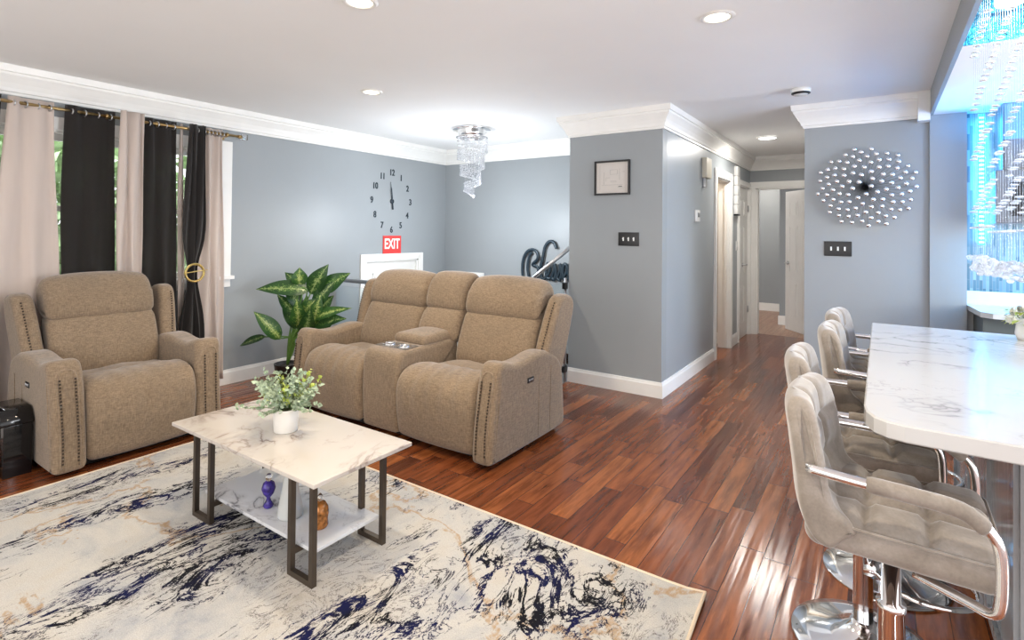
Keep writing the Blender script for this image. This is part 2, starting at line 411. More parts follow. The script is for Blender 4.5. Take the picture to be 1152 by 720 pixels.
        for e in (tuple(reversed(e0)), e1): s.f.append(tuple(i+o for i in e)); s.sm.append(False)
        return s
    def leaf(s, a, b, w, up=(0, 0, 1), droop=.1, n=7, fold=.12, roll=0):
        a = Vector(a); b = Vector(b); d = b-a; L = d.length; t = d.normalized(); u = Vector(up)
        sd = t.cross(u)
        sd = sd.normalized() if sd.length > .05 else t.orthogonal().normalized()
        sd = (Matrix.Rotation(roll, 3, t) @ sd); nn = sd.cross(t)
        vs = []; uv = []
        for i in range(n+1):
            k = i/n; ww = w*(sin(pi*min(1, k*1.02+.0)**.75)**.85 if 0 < k < 1 else .02)
            c = a+d*k+nn*(sin(pi*k)*droop*L)-Vector((0, 0, 1))*(k*k*droop*L*.5)
            for j in range(5):
                q = (j-2)/2; vs.append(c+sd*q*ww+nn*(abs(q)*ww*fold+.05*ww*sin(k*9+q*2))); uv.append((j/4, k))
        fs = [(i*5+j, i*5+j+1, (i+1)*5+j+1, (i+1)*5+j) for i in range(n) for j in range(4)]
        o = s.add(vs, fs)
        for i, q in enumerate(uv): s.uv[o+i] = q
        return s
    def build(s, name, mat, parent=None, loc=(0, 0, 0), rotz=0, solid=0):
        me = bpy.data.meshes.new(name); me.from_pydata(s.v, [], s.f); me.update()
        if not s.uv and not getattr(s, 'open', False):
            b = bmesh.new(); b.from_mesh(me); bmesh.ops.recalc_face_normals(b, faces=b.faces); b.to_mesh(me); b.free()
        me.polygons.foreach_set('use_smooth', s.sm)
        if s.uv:
            l = me.uv_layers.new(name='UVMap')
            for lp in me.loops: l.data[lp.index].uv = s.uv.get(lp.vertex_index, (0, 0))
        me.materials.append(mat if not isinstance(mat, str) else MT[mat])
        o = bpy.data.objects.new(name, me); COL.objects.link(o); o.location = loc; o.rotation_euler = (0, 0, rotz)
        if parent: o.parent = parent
        if solid:
            md = o.modifiers.new('thickness', 'SOLIDIFY'); md.thickness = solid; md.offset = 0
        return o

def smooth_loop(pts, k=4):
    P = [Vector(p) for p in pts]; n = len(P); out = []
    for i in range(n):
        a, b, c, d = P[i-1], P[i], P[(i+1) % n], P[(i+2) % n]
        for j in range(k):
            t = j/k; out.append(.5*((2*b)+(c-a)*t+(2*a-5*b+4*c-d)*t*t+(3*b-a-3*c+d)*t**3))
    return [tuple(p) for p in out]
def smooth_path(pts, k=6):
    P = [Vector(p) for p in pts]; P = [2*P[0]-P[1]]+P+[2*P[-1]-P[-2]]; out = []
    for i in range(1, len(P)-2):
        a, b, c, d = P[i-1:i+3]
        for j in range(k):
            t = j/k; out.append(.5*((2*b)+(c-a)*t+(2*a-5*b+4*c-d)*t*t+(3*b-a-3*c+d)*t**3))
    out.append(P[-2]); return out
def sweep(path, prof, side=1):
    """profile (offset, z) swept along a 2-D wall path with mitred corners; offset goes to the right of the path"""
    mb = MB(); P = [Vector(p) for p in path]; n = len(P); rows = []
    for i, p in enumerate(P):
        dirs = []
        if i > 0: dirs.append((P[i]-P[i-1]).normalized())
        if i < n-1: dirs.append((P[i+1]-P[i]).normalized())
        ns = [Vector((d.y, -d.x)) for d in dirs]
        m = sum(ns, Vector((0, 0)))/len(ns); m = m/(m.dot(ns[0])) if m.length > .01 else ns[0]
        rows.append([(p.x+m.x*o*side, p.y+m.y*o*side, z) for o, z in prof])
    k = len(prof); vs = [v for r in rows for v in r]
    fs = [(i*k+j, i*k+(j+1) % k, (i+1)*k+(j+1) % k, (i+1)*k+j) for i in range(n-1) for j in range(k)]
    fs += [tuple(range(k)), tuple(reversed([(n-1)*k+j for j in range(k)]))]
    mb.add(vs, fs, False); return mb

def tag(o, label=None, cat=None, group=None, kind=None):
    if label: o['label'] = label
    if cat: o['category'] = cat
    if group: o['group'] = group
    if kind: o['kind'] = kind
    return o
def thing(name, label, cat, loc=(0, 0, 0), rotz=0, group=None):
    o = bpy.data.objects.new(name, None); COL.objects.link(o); o.location = loc; o.rotation_euler = (0, 0, rotz)
    o.empty_display_size = .1
    return tag(o, label, cat, group)
def struct(name, mb, mat): o = mb.build(name, mat); o['kind'] = 'structure'; return o
def dup(o, loc=None, rotz=None, label=None, parent=None):
    c = o.copy(); COL.objects.link(c)
    if parent: c.parent = parent
    if loc is not None: c.location = loc
    if rotz is not None: c.rotation_euler = (0, 0, rotz)
    if label: c['label'] = label
    for ch in [x for x in bpy.data.objects if x.parent == o and x != c]: dup(ch, parent=c)
    return c

# ------------------------------------------------------------------ room shell
ZC, ZK = 2.485, 2.31
XL, YF = -4.88, 5.52
PX0, PX1, PY = -2.434, -1.54, 4.51        # wall block between stairwell and hall
RX, RY, CX = -.535, 5.143, .515            # wall block right of the hall
HE = 8.2                                    # end of hall
def slab(*b):
    m = MB()
    for q in b: m.box(*q)
    return m
# floor with the stairwell left open
struct('floor', slab((XL, 4.2, -2.2, 3.80, -.12, 0), (PX0, 4.2, 3.80, HE+.06, -.12, 0), (XL, PX0, 5.52, HE, -.12, 0)), 'wood')
struct('floor_far_room', slab((-4.4, 1.2, HE+.06, 11.0, -.12, 0)), 'farwood')
struct('floor_landing', slab((XL, PX0, 3.80, YF, -1.02, -.90)), 'wood')
struct('ceiling', slab((XL-.12, .32, -2.2, HE, ZC, ZC+.1), (.32, 4.2, -2.2, 3.33, ZC, ZC+.1)), 'ceiling')
struct('ceiling_kitchen_soffit', slab((.3205, 4.2, 3.335, RY+.2, ZK, ZK+.1)), 'ceiling')
struct('ceiling_far_room', slab((-4.4, 1.2, HE, 11.0, ZC-.05, ZC+.05)), 'ceiling')
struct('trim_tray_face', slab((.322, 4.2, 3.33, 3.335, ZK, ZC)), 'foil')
struct('wall_beam', slab((.30, .32, -2.2, RY, ZK, ZC)), 'wall')
# left wall with window opening
WY0, WY1, WZ0, WZ1 = .55, 2.50, .98, 2.10
struct('wall_left', slab((XL-.12, XL, -2.2, WY0, -.0, ZC), (XL-.12, XL, WY0, WY1, 0, WZ0), (XL-.12, XL, WY0, WY1, WZ1, ZC),
                         (XL-.12, XL, WY1, 4.15, -.9, ZC), (XL-.12, XL, 4.15, 5.00, 1.05, ZC), (XL-.12, XL, 5.00, YF+.12, -.9, ZC)), 'wall')
struct('wall_stairwell', slab((XL, PX0+.12, YF, YF+.12, -.9, ZC), (XL, PX0, 3.68, 3.80, -.9, -.12)), 'wall')
struct('wall_pillar_front', slab((PX0, PX1, PY, PY+.12, -.0, ZC), (PX0, PX0+.12, PY+.12, YF, -.9, ZC)), 'wall')
D1a, D1b, D2a, D2b = 6.31, 6.98, 7.47, 8.13
struct('wall_hall_left', slab((PX1-.12, PX1, PY+.12, D1a, 0, ZC), (PX1-.12, PX1, D1a, D1b, 2.05, ZC), (PX1-.12, PX1, D1b, D2a, 0, ZC),
                              (PX1-.12, PX1, D2a, D2b, 2.05, ZC), (PX1-.12, PX1, D2b, HE, 0, ZC)), 'hallwall')
struct('wall_bathroom', slab((-3.0, PX1-.12, 7.2, 7.3, 0, ZC), (-3.1, -3.0, 5.7, 7.3, 0, ZC), (-3.0, PX1-.12, 5.7, 5.8, 0, ZC)), 'bathwall')
struct('wall_hall_end', slab((PX1, -1.45, HE, HE+.12, 0, ZC), (-1.45, -.70, HE, HE+.12, 2.05, ZC), (-.70, RX+.1, HE, HE+.12, 0, ZC)), 'wall')
struct('wall_hall_right', slab((RX, RX+.12, RY, HE, 0, ZC)), 'wall')
struct('wall_right_front', slab((RX+.12, CX, RY, RY+.12, 0, ZC)), 'wall')
struct('wall_column', slab((.30, CX, RY-.03, RY, 0, ZK)), 'wall')
struct('wall_kitchen', slab((CX, 4.2, RY+.06, RY+.18, 0, 1.0)), 'counter')
struct('wall_far_room', slab((-4.4, 1.2, 10.85, 10.97, 0, ZC), (-1.31, 1.2, 9.3, 9.42, 0, ZC), (-4.5, -4.4, HE, 10.97, 0, ZC)), 'wall')
mz = struct('wall_mosaic', slab((CX, 4.2, RY+.06, RY+.14, 1.0, ZK)), 'mosaic')

crown = [(0, 2.296), (.014, 2.296), (.014, 2.314), (.024, 2.318), (.030, 2.340), (.045, 2.372), (.068, 2.405), (.080, 2.420), (.080, 2.436), (.092, 2.440), (.096, 2.4845), (0, 2.4845)]
struct('trim_1', sweep([(XL, -2.2), (XL, YF), (PX0, YF), (PX0, PY), (PX1, PY), (PX1, HE), (RX, HE), (RX, RY), (.255, RY)], crown), 'trim')
struct('trim_2', slab((.225, .299, RY-.115, RY, 2.262, 2.484)), 'trim')
bp = [(0, 0), (.016, 0), (.016, .105), (.012, .115), (.009, .132), (0, .132)]
struct('baseboard_left', sweep([(XL, -2.2), (XL, 3.72)], bp), 'trim')
struct('baseboard_pillar', sweep([(PX0+.001, PY), (PX1, PY), (PX1, D1a-.10)], bp), 'trim')
struct('baseboard_hall', sweep([(PX1, D1b+.10), (PX1, D2a-.08)], bp), 'trim')
struct('baseboard_right', sweep([(RX, HE), (RX, RY), (.30, RY)], bp), 'trim')
struct('baseboard_far', slab((-4.4, 1.2, 10.835, 10.85, 0, .14), (-1.325, 1.2, 9.285, 9.3, 0, .14)), 'trim')
struct('baseboard_bathroom', slab((-3.0, PX1-.12, 7.185, 7.2, 0, .14)), 'trim')

def casing(x=None, y=None, a=0, b=0, z0=0, z1=2.05, w=.09, t=.02, depth=.12, sgn=1):
    """door casing on a wall at x (runs along y) or at y (runs along x), plus jambs"""
    m = MB()
    def bx(p0, p1, q0, q1, c0, c1):
        if x is not None: m.box(min(x+sgn*q0, x+sgn*q1), max(x+sgn*q0, x+sgn*q1), p0, p1, c0, c1)
        else: m.box(p0, p1, min(y+sgn*q0, y+sgn*q1), max(y+sgn*q0, y+sgn*q1), c0, c1)
    for (p0, p1) in ((a-w, a), (b, b+w)):
        bx(p0, p1, 0, t, z0, z1+w); bx(p0+.015, p1-.03, t, t+.006, z0, z1+w-.02)
    bx(a, b, 0, t, z1, z1+w); bx(a, b, t, t+.006, z1+.03, z1+w-.02)
    bx(a, a+.018, -depth, 0, z0, z1); bx(b-.018, b, -depth, 0, z0, z1); bx(a, b, -depth, 0, z1-.018, z1)
    return m
def panels6(m, w, h, t, sg=-1):
    """six-panel door leaf in local XZ, hinge at x=0, thickness along y, raised panels on both faces"""
    m.box(0, w, -t/2, t/2, 0, h)
    for cx in (w*.29, w*.71):
        for z0, z1 in ((.18, .72), (.84, 1.52), (1.64, 1.88)):
            z0, z1 = z0*h/2.03, z1*h/2.03; hw = w*.145
            for s_ in (-1, 1):
                y0, y1 = sorted((s_*t/2, s_*(t/2+.004))); m.box(cx-hw, cx+hw, y0, y1, z0, z0+.014); m.box(cx-hw, cx+hw, y0, y1, z1-.014, z1)
                m.box(cx-hw, cx-hw+.014, y0, y1, z0, z1); m.box(cx+hw-.014, cx+hw, y0, y1, z0, z1)
                y0, y1 = sorted((s_*t/2, s_*(t/2+.007))); m.box(cx-hw+.035, cx+hw-.035, y0, y1, z0+.035, z1-.035)
    return m
def lever(parent, x, z, t, dirx):
    m = MB()
    for s_ in (-1, 1):
        m.tube([(x, s_*t/2, z), (x, s_*(t/2+.012), z)], .028, 16); m.tube([(x, s_*(t/2+.01), z), (x, s_*(t/2+.05), z)], .010, 10)
        m.tube([(x, s_*(t/2+.045), z), (x+dirx*.05, s_*(t/2+.05), z), (x+dirx*.11, s_*(t/2+.045), z-.004)], [.010, .009, .008], 10)
    return m.build('door_handle', 'steel', parent)
# door 1: cased opening to the bathroom; door 2: closed leaf; door 3: open leaf at the hall's end; door 4: exit door on the landing
struct('trim_door_1', casing(x=PX1, a=D1a, b=D1b, depth=.13), 'trim')
o = slab((PX1-.055, PX1-.020, D1b-.034, D1b-.018, .01, 2.03)).build('trim_door_1_stop', 'trim'); o['kind'] = 'structure'
struct('trim_door_2', casing(x=PX1, a=D2a, b=D2b, w=.065, depth=.12), 'trim')
d2 = MB(); panels6(d2, D2b-D2a-.04, 2.02, .035); d2 = d2.build('door_2', 'door', None, (PX1-.03, D2a+.02, .006), radians(90)); d2['kind'] = 'structure'
lever(d2, .10, .98, .035, -1) if False else lever(d2, .28, .98, .035, 1)
hm = MB()
for z in (.35, 1.75): hm.tube([(D2b-D2a-.035, -.026, z-.045), (D2b-D2a-.035, -.026, z+.045)], .009, 8)
hm.build('hinge', 'steel', d2)
struct('trim_door_3', casing(y=HE, a=-1.45, b=-.70, depth=.12, sgn=-1, w=.085), 'trim')
d3 = MB(); panels6(d3, .74, 2.03, .035)
d3 = d3.build('door_3', 'door', None, (-.722, HE+.14, .006), math.atan2(.62, -.46)); d3['kind'] = 'structure'
lever(d3, .67, .98, .035, -1)
struct('trim_door_4', casing(x=XL, a=4.15, b=5.00, z0=-.9, z1=1.05, w=.075), 'trim')
d4 = MB(); panels6(d4, .81, 1.93, .035); d4 = d4.build('door_4', 'door', None, (XL-.05, 4.17, -.89), radians(90)); d4['kind'] = 'structure'
lever(d4, .73, 1.0, .035, -1)
struct('trim_door_5', casing(y=YF, a=-4.70, b=-4.28, z0=-.9, z1=.80, w=.07, sgn=-1, depth=-.001, t=.02), 'trim')
o = slab((-4.70, -4.28, YF-.012, YF-.001, -.9, .80)).build('door_5', 'door'); o['kind'] = 'structure'

# window on the left wall
def window():
    m = MB(); w = .09
    m.box(XL, XL+.02, WY0-w, WY0, WZ0-.02, WZ1+w); m.box(XL, XL+.02, WY1, WY1+w, WZ0-.02, WZ1+w); m.box(XL, XL+.02, WY0, WY1, WZ1, WZ1+w)
    m.box(XL-.12, XL, WY0, WY0+.02, WZ0, WZ1); m.box(XL-.12, XL, WY1-.02, WY1, WZ0, WZ1); m.box(XL-.12, XL, WY0, WY1, WZ1-.02, WZ1)
    win = m.build('window_1', 'trim'); win['kind'] = 'structure'
    s_ = MB(); s_.box(XL-.12, XL+.05, WY0-w-.02, WY1+w+.02, WZ0-.03, WZ0); s_.box(XL, XL+.016, WY0-w, WY1+w, WZ0-.10, WZ0-.03)
    s_.build('window_sill', 'trim', win)
    f = MB(); ys = [WY0+.02, WY0+.66, WY0+1.30, WY1-.02]
    for i in range(3):
        a, b = ys[i], ys[i+1]
        f.box(XL-.09, XL-.05, a, a+.035, WZ0, WZ1); f.box(XL-.09, XL-.05, b-.035, b, WZ0, WZ1)
        f.box(XL-.09, XL-.05, a, b, WZ0, WZ0+.05); f.box(XL-.09, XL-.05, a, b, WZ1-.07, WZ1-.02); f.box(XL-.085, XL-.055, a, b, 1.52, 1.56)
    f.build('window_frame', 'trim', win)
    for i in range(3): MB().box(XL-.072, XL-.068, ys[i]+.035, ys[i+1]-.035, WZ0+.05, WZ1-.07).build('window_pane', 'glass', win)
window()
# garden greenery outside the window
def garden():
    t = thing('garden_tree', 'green leafy tree seen through the gaps between the curtains', 'tree', (-7.4, 1.7, -.6))
    MB().tube([(0, 0, 0), (.05, .05, 1.2), (0, 0, 2.4)], [.12, .09, .05], 10).build('trunk', simple('bark', (.12, .08, .05), .9), t)
    m = MB(); rnd = random.Random(5)
    for i in range(5200):
        th = rnd.uniform(0, 2*pi); ph = math.acos(rnd.uniform(-1, 1)); r = rnd.uniform(.55, 1)
        c = Vector((1.0*r*sin(ph)*cos(th), 2.1*r*sin(ph)*sin(th), 1.9+1.5*r*cos(ph)))
        d = Vector((rnd.uniform(-1, 1), rnd.uniform(-1, 1), rnd.uniform(-1, 1))).normalized()*.10; e = d.orthogonal().normalized()*.05
        m.add([c-d, c+e, c+d, c-e], [(0, 1, 2, 3)])
    o = m.build('foliage', 'hedge', t); o['kind'] = 'stuff'
garden()

# ------------------------------------------------------------------ rug
def rug():
    x0, x1, y0, y1 = -3.70, -.545, -.30, 2.15
    m = MB(); nx, ny = 40, 30; vs = []
    def P(i, j, z):
        x = x0+(x1-x0)*i/nx; y = y0+(y1-y0)*j/ny
        k = max(0, (i/nx-.97)/.03)*max(0, (j/ny-.9)/.1)
        return (x+.012*sin(y*5)*(1 if i == nx else 0), y, z+.012*k)
    for z in (.001, .011):
        for j in range(ny+1):
            for i in range(nx+1): vs.append(P(i, j, z))
    K = (nx+1)*(ny+1); fs = []
    for j in range(ny):
        for i in range(nx): a = j*(nx+1)+i; q = (a, a+1, a+nx+2, a+nx+1); fs.append(tuple(reversed(q))); fs.append(tuple(K+z for z in q))
    m.add(vs, fs); r = m.build('area_rug', 'rug')
    tag(r, 'large cream area rug with navy and gold marbled streaks on the wood floor', 'rug')
    e = [Vector(P(i, ny, .008)) for i in range(nx+1)]+[Vector(P(nx, j, .008)) for j in range(ny-1, -1, -1)]+[Vector(P(i, 0, .008)) for i in range(nx-1, -1, -1)]+[Vector(P(0, j, .008)) for j in range(1, ny)]
    MB().tube(e, .0072, 8, closed=True).build('binding', 'rugedge', r)
rug()
RUGZ = .0115

# ------------------------------------------------------------------ recliners
def nailline(pts, parent, r=.0062, step=.019):
    m = MB(); P = smooth_path(pts, 10); acc = 0; last = P[0]
    m.ball(P[0], r, 6, 4)
    for p in P[1:]:
        seg = (p-last).length
        while acc+seg >= step:
            f = (step-acc)/seg; q = last+(p-last)*f; m.ball(q, r, 6, 4); last = q; seg = (p-last).length; acc = 0
        acc += seg; last = p
    m.build('nailhead_trim', 'nail', parent)
def piping(pts, parent, r=.005):
    MB().tube(smooth_path(pts, 6), r, 8).build('piping', 'recl', parent)
def recl_seat(root, x0, x1, dz=0, name='footrest'):
    s_ = smooth_loop([(-.20, .425+dz), (-.02, .445+dz), (.18, .425+dz), (.30, .41+dz), (.32, .32), (.0, .28), (-.22, .30)], 4)
    MB().pad(s_, x0, x1, .04, .018, 8, fn=lambda x, y, z: (x, y, z+.006*sin(x*21+y*5)*(z > .38))).build('seat_cushion', 'recl', root)
    f = smooth_loop([(-.10, .40+dz), (-.16, .455+dz), (-.27, .49+dz), (-.38, .485+dz), (-.455, .445+dz), (-.495, .37), (-.50, .26), (-.485, .15), (-.47, .075), (-.44, .055), (-.40, .10), (-.39, .25), (-.33, .36), (-.2, .385)], 4)
    def wr(x, y, z):
        k = max(0, 1-abs(z-.40)/.25)
        return (x, y+.005*sin(x*55+z*6)*k+.003*sin(x*23-z*14)*k, z+.005*sin(x*61+y*9)*k)
    MB().pad(f, x0+.003, x1-.003, .045, .014, 26, 5, fn=wr).build(name, 'recl', root)
def recl_back(root, x0, x1, dz=0, head=1.05, low=.42, dy=0):
    b = smooth_loop([(.10+dy, low+dz), (.085+dy, .50+dz), (.115+dy, .62+dz), (.165+dy, .74+dz), (.205+dy, .785+dz), (.27+dy, .80+dz), (.33+dy, .78+dz), (.30+dy, .60), (.26+dy, .42), (.18+dy, .38)], 4)
    MB().pad(b, x0, x1, .045, .02, 8, fn=lambda x, y, z: (x, y+.005*sin(x*30+z*11), z)).build('back_cushion', 'recl', root)
    h = smooth_loop([(.205+dy, .785+dz), (.185+dy, .83+dz), (.20+dy, .91+dz), (.24+dy, .985+dz), (.30+dy, head-.012+dz), (.37+dy, head+dz), (.43+dy, head-.04+dz), (.445+dy, .93+dz), (.40+dy, .82+dz), (.30+dy, .775+dz)], 4)
    MB().pad(h, x0-.002, x1+.002, .055, .02, 10, 5, fn=lambda x, y, z: (x, y, z-.018*(abs((x-(x0+x1)/2)/((x1-x0)/2))**3)*(1 if z > .95 else 0))).build('headrest_cushion', 'recl', root)
def recl_arm(root, x0, x1, outer, dz=0, button=False):
    o_ = smooth_loop([(-.50, .06), (-.492, .20), (-.472, .36), (-.452, .50+dz), (-.435, .575+dz), (-.40, .612+dz), (-.33, .605+dz), (-.24, .582+dz), (-.12, .585+dz), (0, .603+dz), (.10, .602+dz), (.20, .575+dz), (.29, .52+dz), (.345, .44), (.37, .32), (.38, .18), (.38, .06), (.30, .035), (0, .03), (-.40, .03), (-.48, .035)], 4)
    def sh(x, y, z):
        k = max(0, (z-.30)/.30); out = -1 if outer < 0 else 1
        return (x+out*.012*k*k, y, z)
    a = MB().pad(o_, x0, x1, .036, .004, 6, 6, fn=sh).build('armrest', 'recl', root)
    for t in (.28, .72):
        x = x0+(x1-x0)*t; o = (.012 if outer > 0 else -.012)
        nailline([(x, -.508, .09), (x, -.502, .22), (x+o*.3, -.484, .37), (x+o*.8, -.463, .52+dz)], a, .0064)
    xm0, xm1 = x0+(x1-x0)*.24, x0+(x1-x0)*.76; o = (.012 if outer > 0 else -.012)
    # raised front panel between the nail rows, arched at the top
    MB().tube(smooth_path([(xm0, -.500, .06), (xm0, -.494, .22), (xm0+o*.3, -.474, .38), (xm0+o, -.450, .53+dz), ((xm0+xm1)/2+o, -.440, .562+dz), (xm1+o, -.450, .53+dz), (xm1+o*.3, -.474, .38), (xm1, -.494, .22), (xm1, -.500, .06)], 6), .0065, 8).build('piping', 'recl', a)
    xo = x1 if outer > 0 else x0
    for yy in (.02, .17):
        MB().tube([(xo+(.0085 if outer > 0 else -.0085)*min(1, z_/.55)**2+(.001 if outer > 0 else -.001), yy, z_) for z_ in (.06, .2, .35, .5)], .0022, 6).build('seam', 'recl', a)
    if button:
        k = 1 if outer > 0 else -1
        m = MB(); m.rbox((.010, .075, .034), .0048, 2, 2, c=(xo+k*.007, -.09, .455+dz*.6)); p = m.build('power_button', 'blackplas', a)
        m = MB()
        for q in (-.018, .004, .022): m.rbox((.006, .013, .015), .0028, 2, 1, c=(xo+k*.0125, -.09+q, .455+dz*.6))
        m.build('button_key', 'steel', p)
def recl_wing(root, x0, x1, outer, dz=0):
    o_ = smooth_loop([(.10, .47+dz), (.13, .60+dz), (.175, .74+dz), (.22, .86+dz), (.255, .925+dz), (.30, .955+dz), (.38, .955+dz), (.45, .92+dz), (.47, .84+dz), (.44, .68+dz), (.40, .52), (.36, .42), (.24, .42)], 4)
    def sh(x, y, z):
        out = 1 if outer > 0 else -1; k = max(0, (z-.45)/.5)
        return (x+out*(.045*k), y, z)
    w = MB().pad(o_, x0, x1, .035, .006, 5, 5, fn=sh).build('wing', 'recl', root)
    out = 1 if outer > 0 else -1; x = x0+(x1-x0)*(.66 if outer > 0 else .34)
    nailline([(x+out*.003, 0.089, .52+dz), (x+out*.012, 0.121, .62+dz), (x+out*.026, 0.159, .74+dz), (x+out*.037, 0.202, .86+dz), (x+out*.042, 0.234, .92+dz)], w, .006)
    return w

def armchair():
    r = thing('recliner_armchair', 'taupe fabric recliner armchair with nailhead trim in front of the curtains', 'armchair', (-4.235, 1.49, .0), radians(90))
    MB().rbox((.86, .74, .06), .02, 2, 2, c=(0, -.02, .036)).build('base_frame', 'dark', r)
    MB().box(-.30, .30, -.35, .34, .06, .30).build('seat_box', 'dark', r)
    recl_seat(r, -.303, .303, .015)
    recl_back(r, -.315, .315, .015, 1.055)
    recl_arm(r, -.463, -.300, -1, .03, True); recl_arm(r, .300, .463, 1, .03)
    recl_wing(r, -.43, -.318, -1, .01); recl_wing(r, .318, .43, 1, .01)
armchair()

def sofa():
    r = thing('reclining_loveseat', 'taupe fabric two-seat reclining sofa with a cup holder console in the middle', 'sofa', (-2.845, 3.02, 0))
    MB().rbox((1.86, .76, .05), .02, 2, 2, c=(0, -.02, .031)).build('base_frame', 'dark', r)
    MB().box(-.82, .82, -.35, .34, .055, .29).build('seat_box', 'dark', r)
    recl_seat(r, -.835, -.176); recl_seat(r, .176, .84)
    recl_back(r, -.87, -.205, 0, 1.045); recl_back(r, .205, .87, 0, 1.05)
    recl_arm(r, -.990, -.835, -1, 0); recl_arm(r, .835, .985, 1, 0, True)
    recl_wing(r, -.965, -.855, -1); recl_wing(r, .865, .975, 1)
    # console
    o_ = smooth_loop([(-.455, .06), (-.47, .2), (-.47, .40), (-.455, .53), (-.41, .573), (-.30, .580), (-.1, .582), (.12, .582), (.17, .5), (.17, .06), (.0, .045), (-.4, .045)], 4)
    c = MB().pad(o_, -.176, .176, .03, .003, 5, 5).build('console', 'recl', r)
    l = MB(); l.rbox((.31, .40, .075), .034, 4, 5, fn=lambda x, y, z: (x, y, z+.02*(1-(x/.16)**2)*(1-(y/.21)**2)*(z > 0)), c=(0, .005, .605)); l.build('console_lid', 'recl', c)
    for i in (-1, 1):
        m = MB(); m.lathe([(.034, .555), (.036, .586), (.047, .590), (.049, .5945), (.047, .597), (.040, .5965), (.037, .592), (.034, .575), (.0, .572)], (i*.072, -.305, -.004), 24, cap=False); m.build('cup_holder', 'chrome', c)
    MB().box(-.15, .15, -.372, -.238, .5795, .5865).build('cup_holder_tray', 'steel', c)
    b = smooth_loop([(.10, .58), (.105, .66), (.15, .75), (.20, .79), (.27, .80), (.33, .78), (.32, .62), (.26, .56), (.16, .56)], 4)
    MB().pad(b, -.20, .20, .045, .02, 6).build('middle_back_cushion', 'recl', r)
    h = smooth_loop([(.20, .79), (.18, .84), (.20, .93), (.245, 1.01), (.31, 1.055), (.38, 1.055), (.43, 1.01), (.44, .92), (.40, .82), (.30, .78)], 4)
    MB().pad(h, -.203, .203, .055, .018, 6, 5).build('middle_headrest_cushion', 'recl', r)
sofa()

# ------------------------------------------------------------------ coffee table and what is on it
def coffee_table():
    x0, x1, y0, y1, T = -2.872, -1.742, 1.252, 1.762, .45
    cx, cyy = (x0+x1)/2, (y0+y1)/2
    r = thing('coffee_table', 'white marble-top coffee table with bronze metal loop legs and a lower shelf', 'table', (cx, cyy, RUGZ))
    z = T-RUGZ; hx, hy = (x1-x0)/2, (y1-y0)/2
    MB().rbox((2*hx, 2*hy, .018), .003, 2, 3, c=(0, 0, z-.009)).build('tabletop', 'marble', r)
    w = .011
    for xa, xb in ((-2.745, -2.605), (-1.965, -1.825)):
        for y in (1.312, 1.668):
            m = MB(); a, b = xa-cx, xb-cx; yy = y-cyy; zt = z-.018
            m.box(a-w, a+w, yy-w, yy+w, 0, zt); m.box(b-w, b+w, yy-w, yy+w, 0, zt)
            m.box(a+w, b-w, yy-w, yy+w, 0, .022); m.box(a+w, b-w, yy-w, yy+w, zt-.022, zt); m.build('leg', 'bronze', r)
    for xx in (-2.605, -1.965): MB().box(xx-cx-w, xx-cx+w, 1.312-cyy+w, 1.668-cyy-w, .078, .100).build('crossbar', 'bronze', r)
    MB().rbox((.86, .335, .016), .003, 2, 3, c=((-2.745-1.825)/2-cx, 0, .1085)).build('shelf', 'shelfm', r)
    return RUGZ+.1165
SH = coffee_table()
def table_plant():
    r = thing('potted_plant', 'small green leafy plant in a round white pot on the coffee table', 'plant', (-2.322, 1.512, .45))
    m = MB(); m.lathe([(0, 0), (.050, 0), (.054, .006), (.058, .10), (.059, .108), (.054, .108), (.052, .095), (0, .094)], n=36, cap=False); m.build('pot', 'pot', r)
    m = MB(); m.lathe([(0, .094), (.052, .094), (.0, .099)], n=24, cap=False); m.build('soil', 'soil', r)
    rnd = random.Random(11); A = MB(); B = MB(); st = MB()
    for i in range(46):
        th = rnd.uniform(0, 2*pi); el = rnd.uniform(.10, 1.45); L = rnd.uniform(.11, .165)
        d = Vector((cos(th)*cos(el), sin(th)*cos(el), sin(el)*.9+.02)); p0 = Vector((cos(th)*.02, sin(th)*.02, .1)); p1 = p0+d*L-Vector((0, 0, .018 if el < .4 else 0))
        st.tube([p0, (p0+p1)/2+Vector((0, 0, .01)), p1], .0013, 5)
        tgt = B if rnd.random() < .22 else A
        for k in range(20):
            q = p0.lerp(p1, .30+.72*k/14)+Vector((0, 0, .006)); e = Vector((rnd.uniform(-1, 1), rnd.uniform(-1, 1), rnd.uniform(-.4, 1))).normalized()
            tgt.leaf(q, q+e*rnd.uniform(.017, .026), rnd.uniform(.008, .012), droop=.05, n=3, fold=.2, roll=rnd.uniform(0, 3))
    st.build('stems', 'stem', r); o = A.build('foliage', 'succ', r); o['kind'] = 'stuff'; o = B.build('lime_foliage', 'succlime', r); o['kind'] = 'stuff'
table_plant()
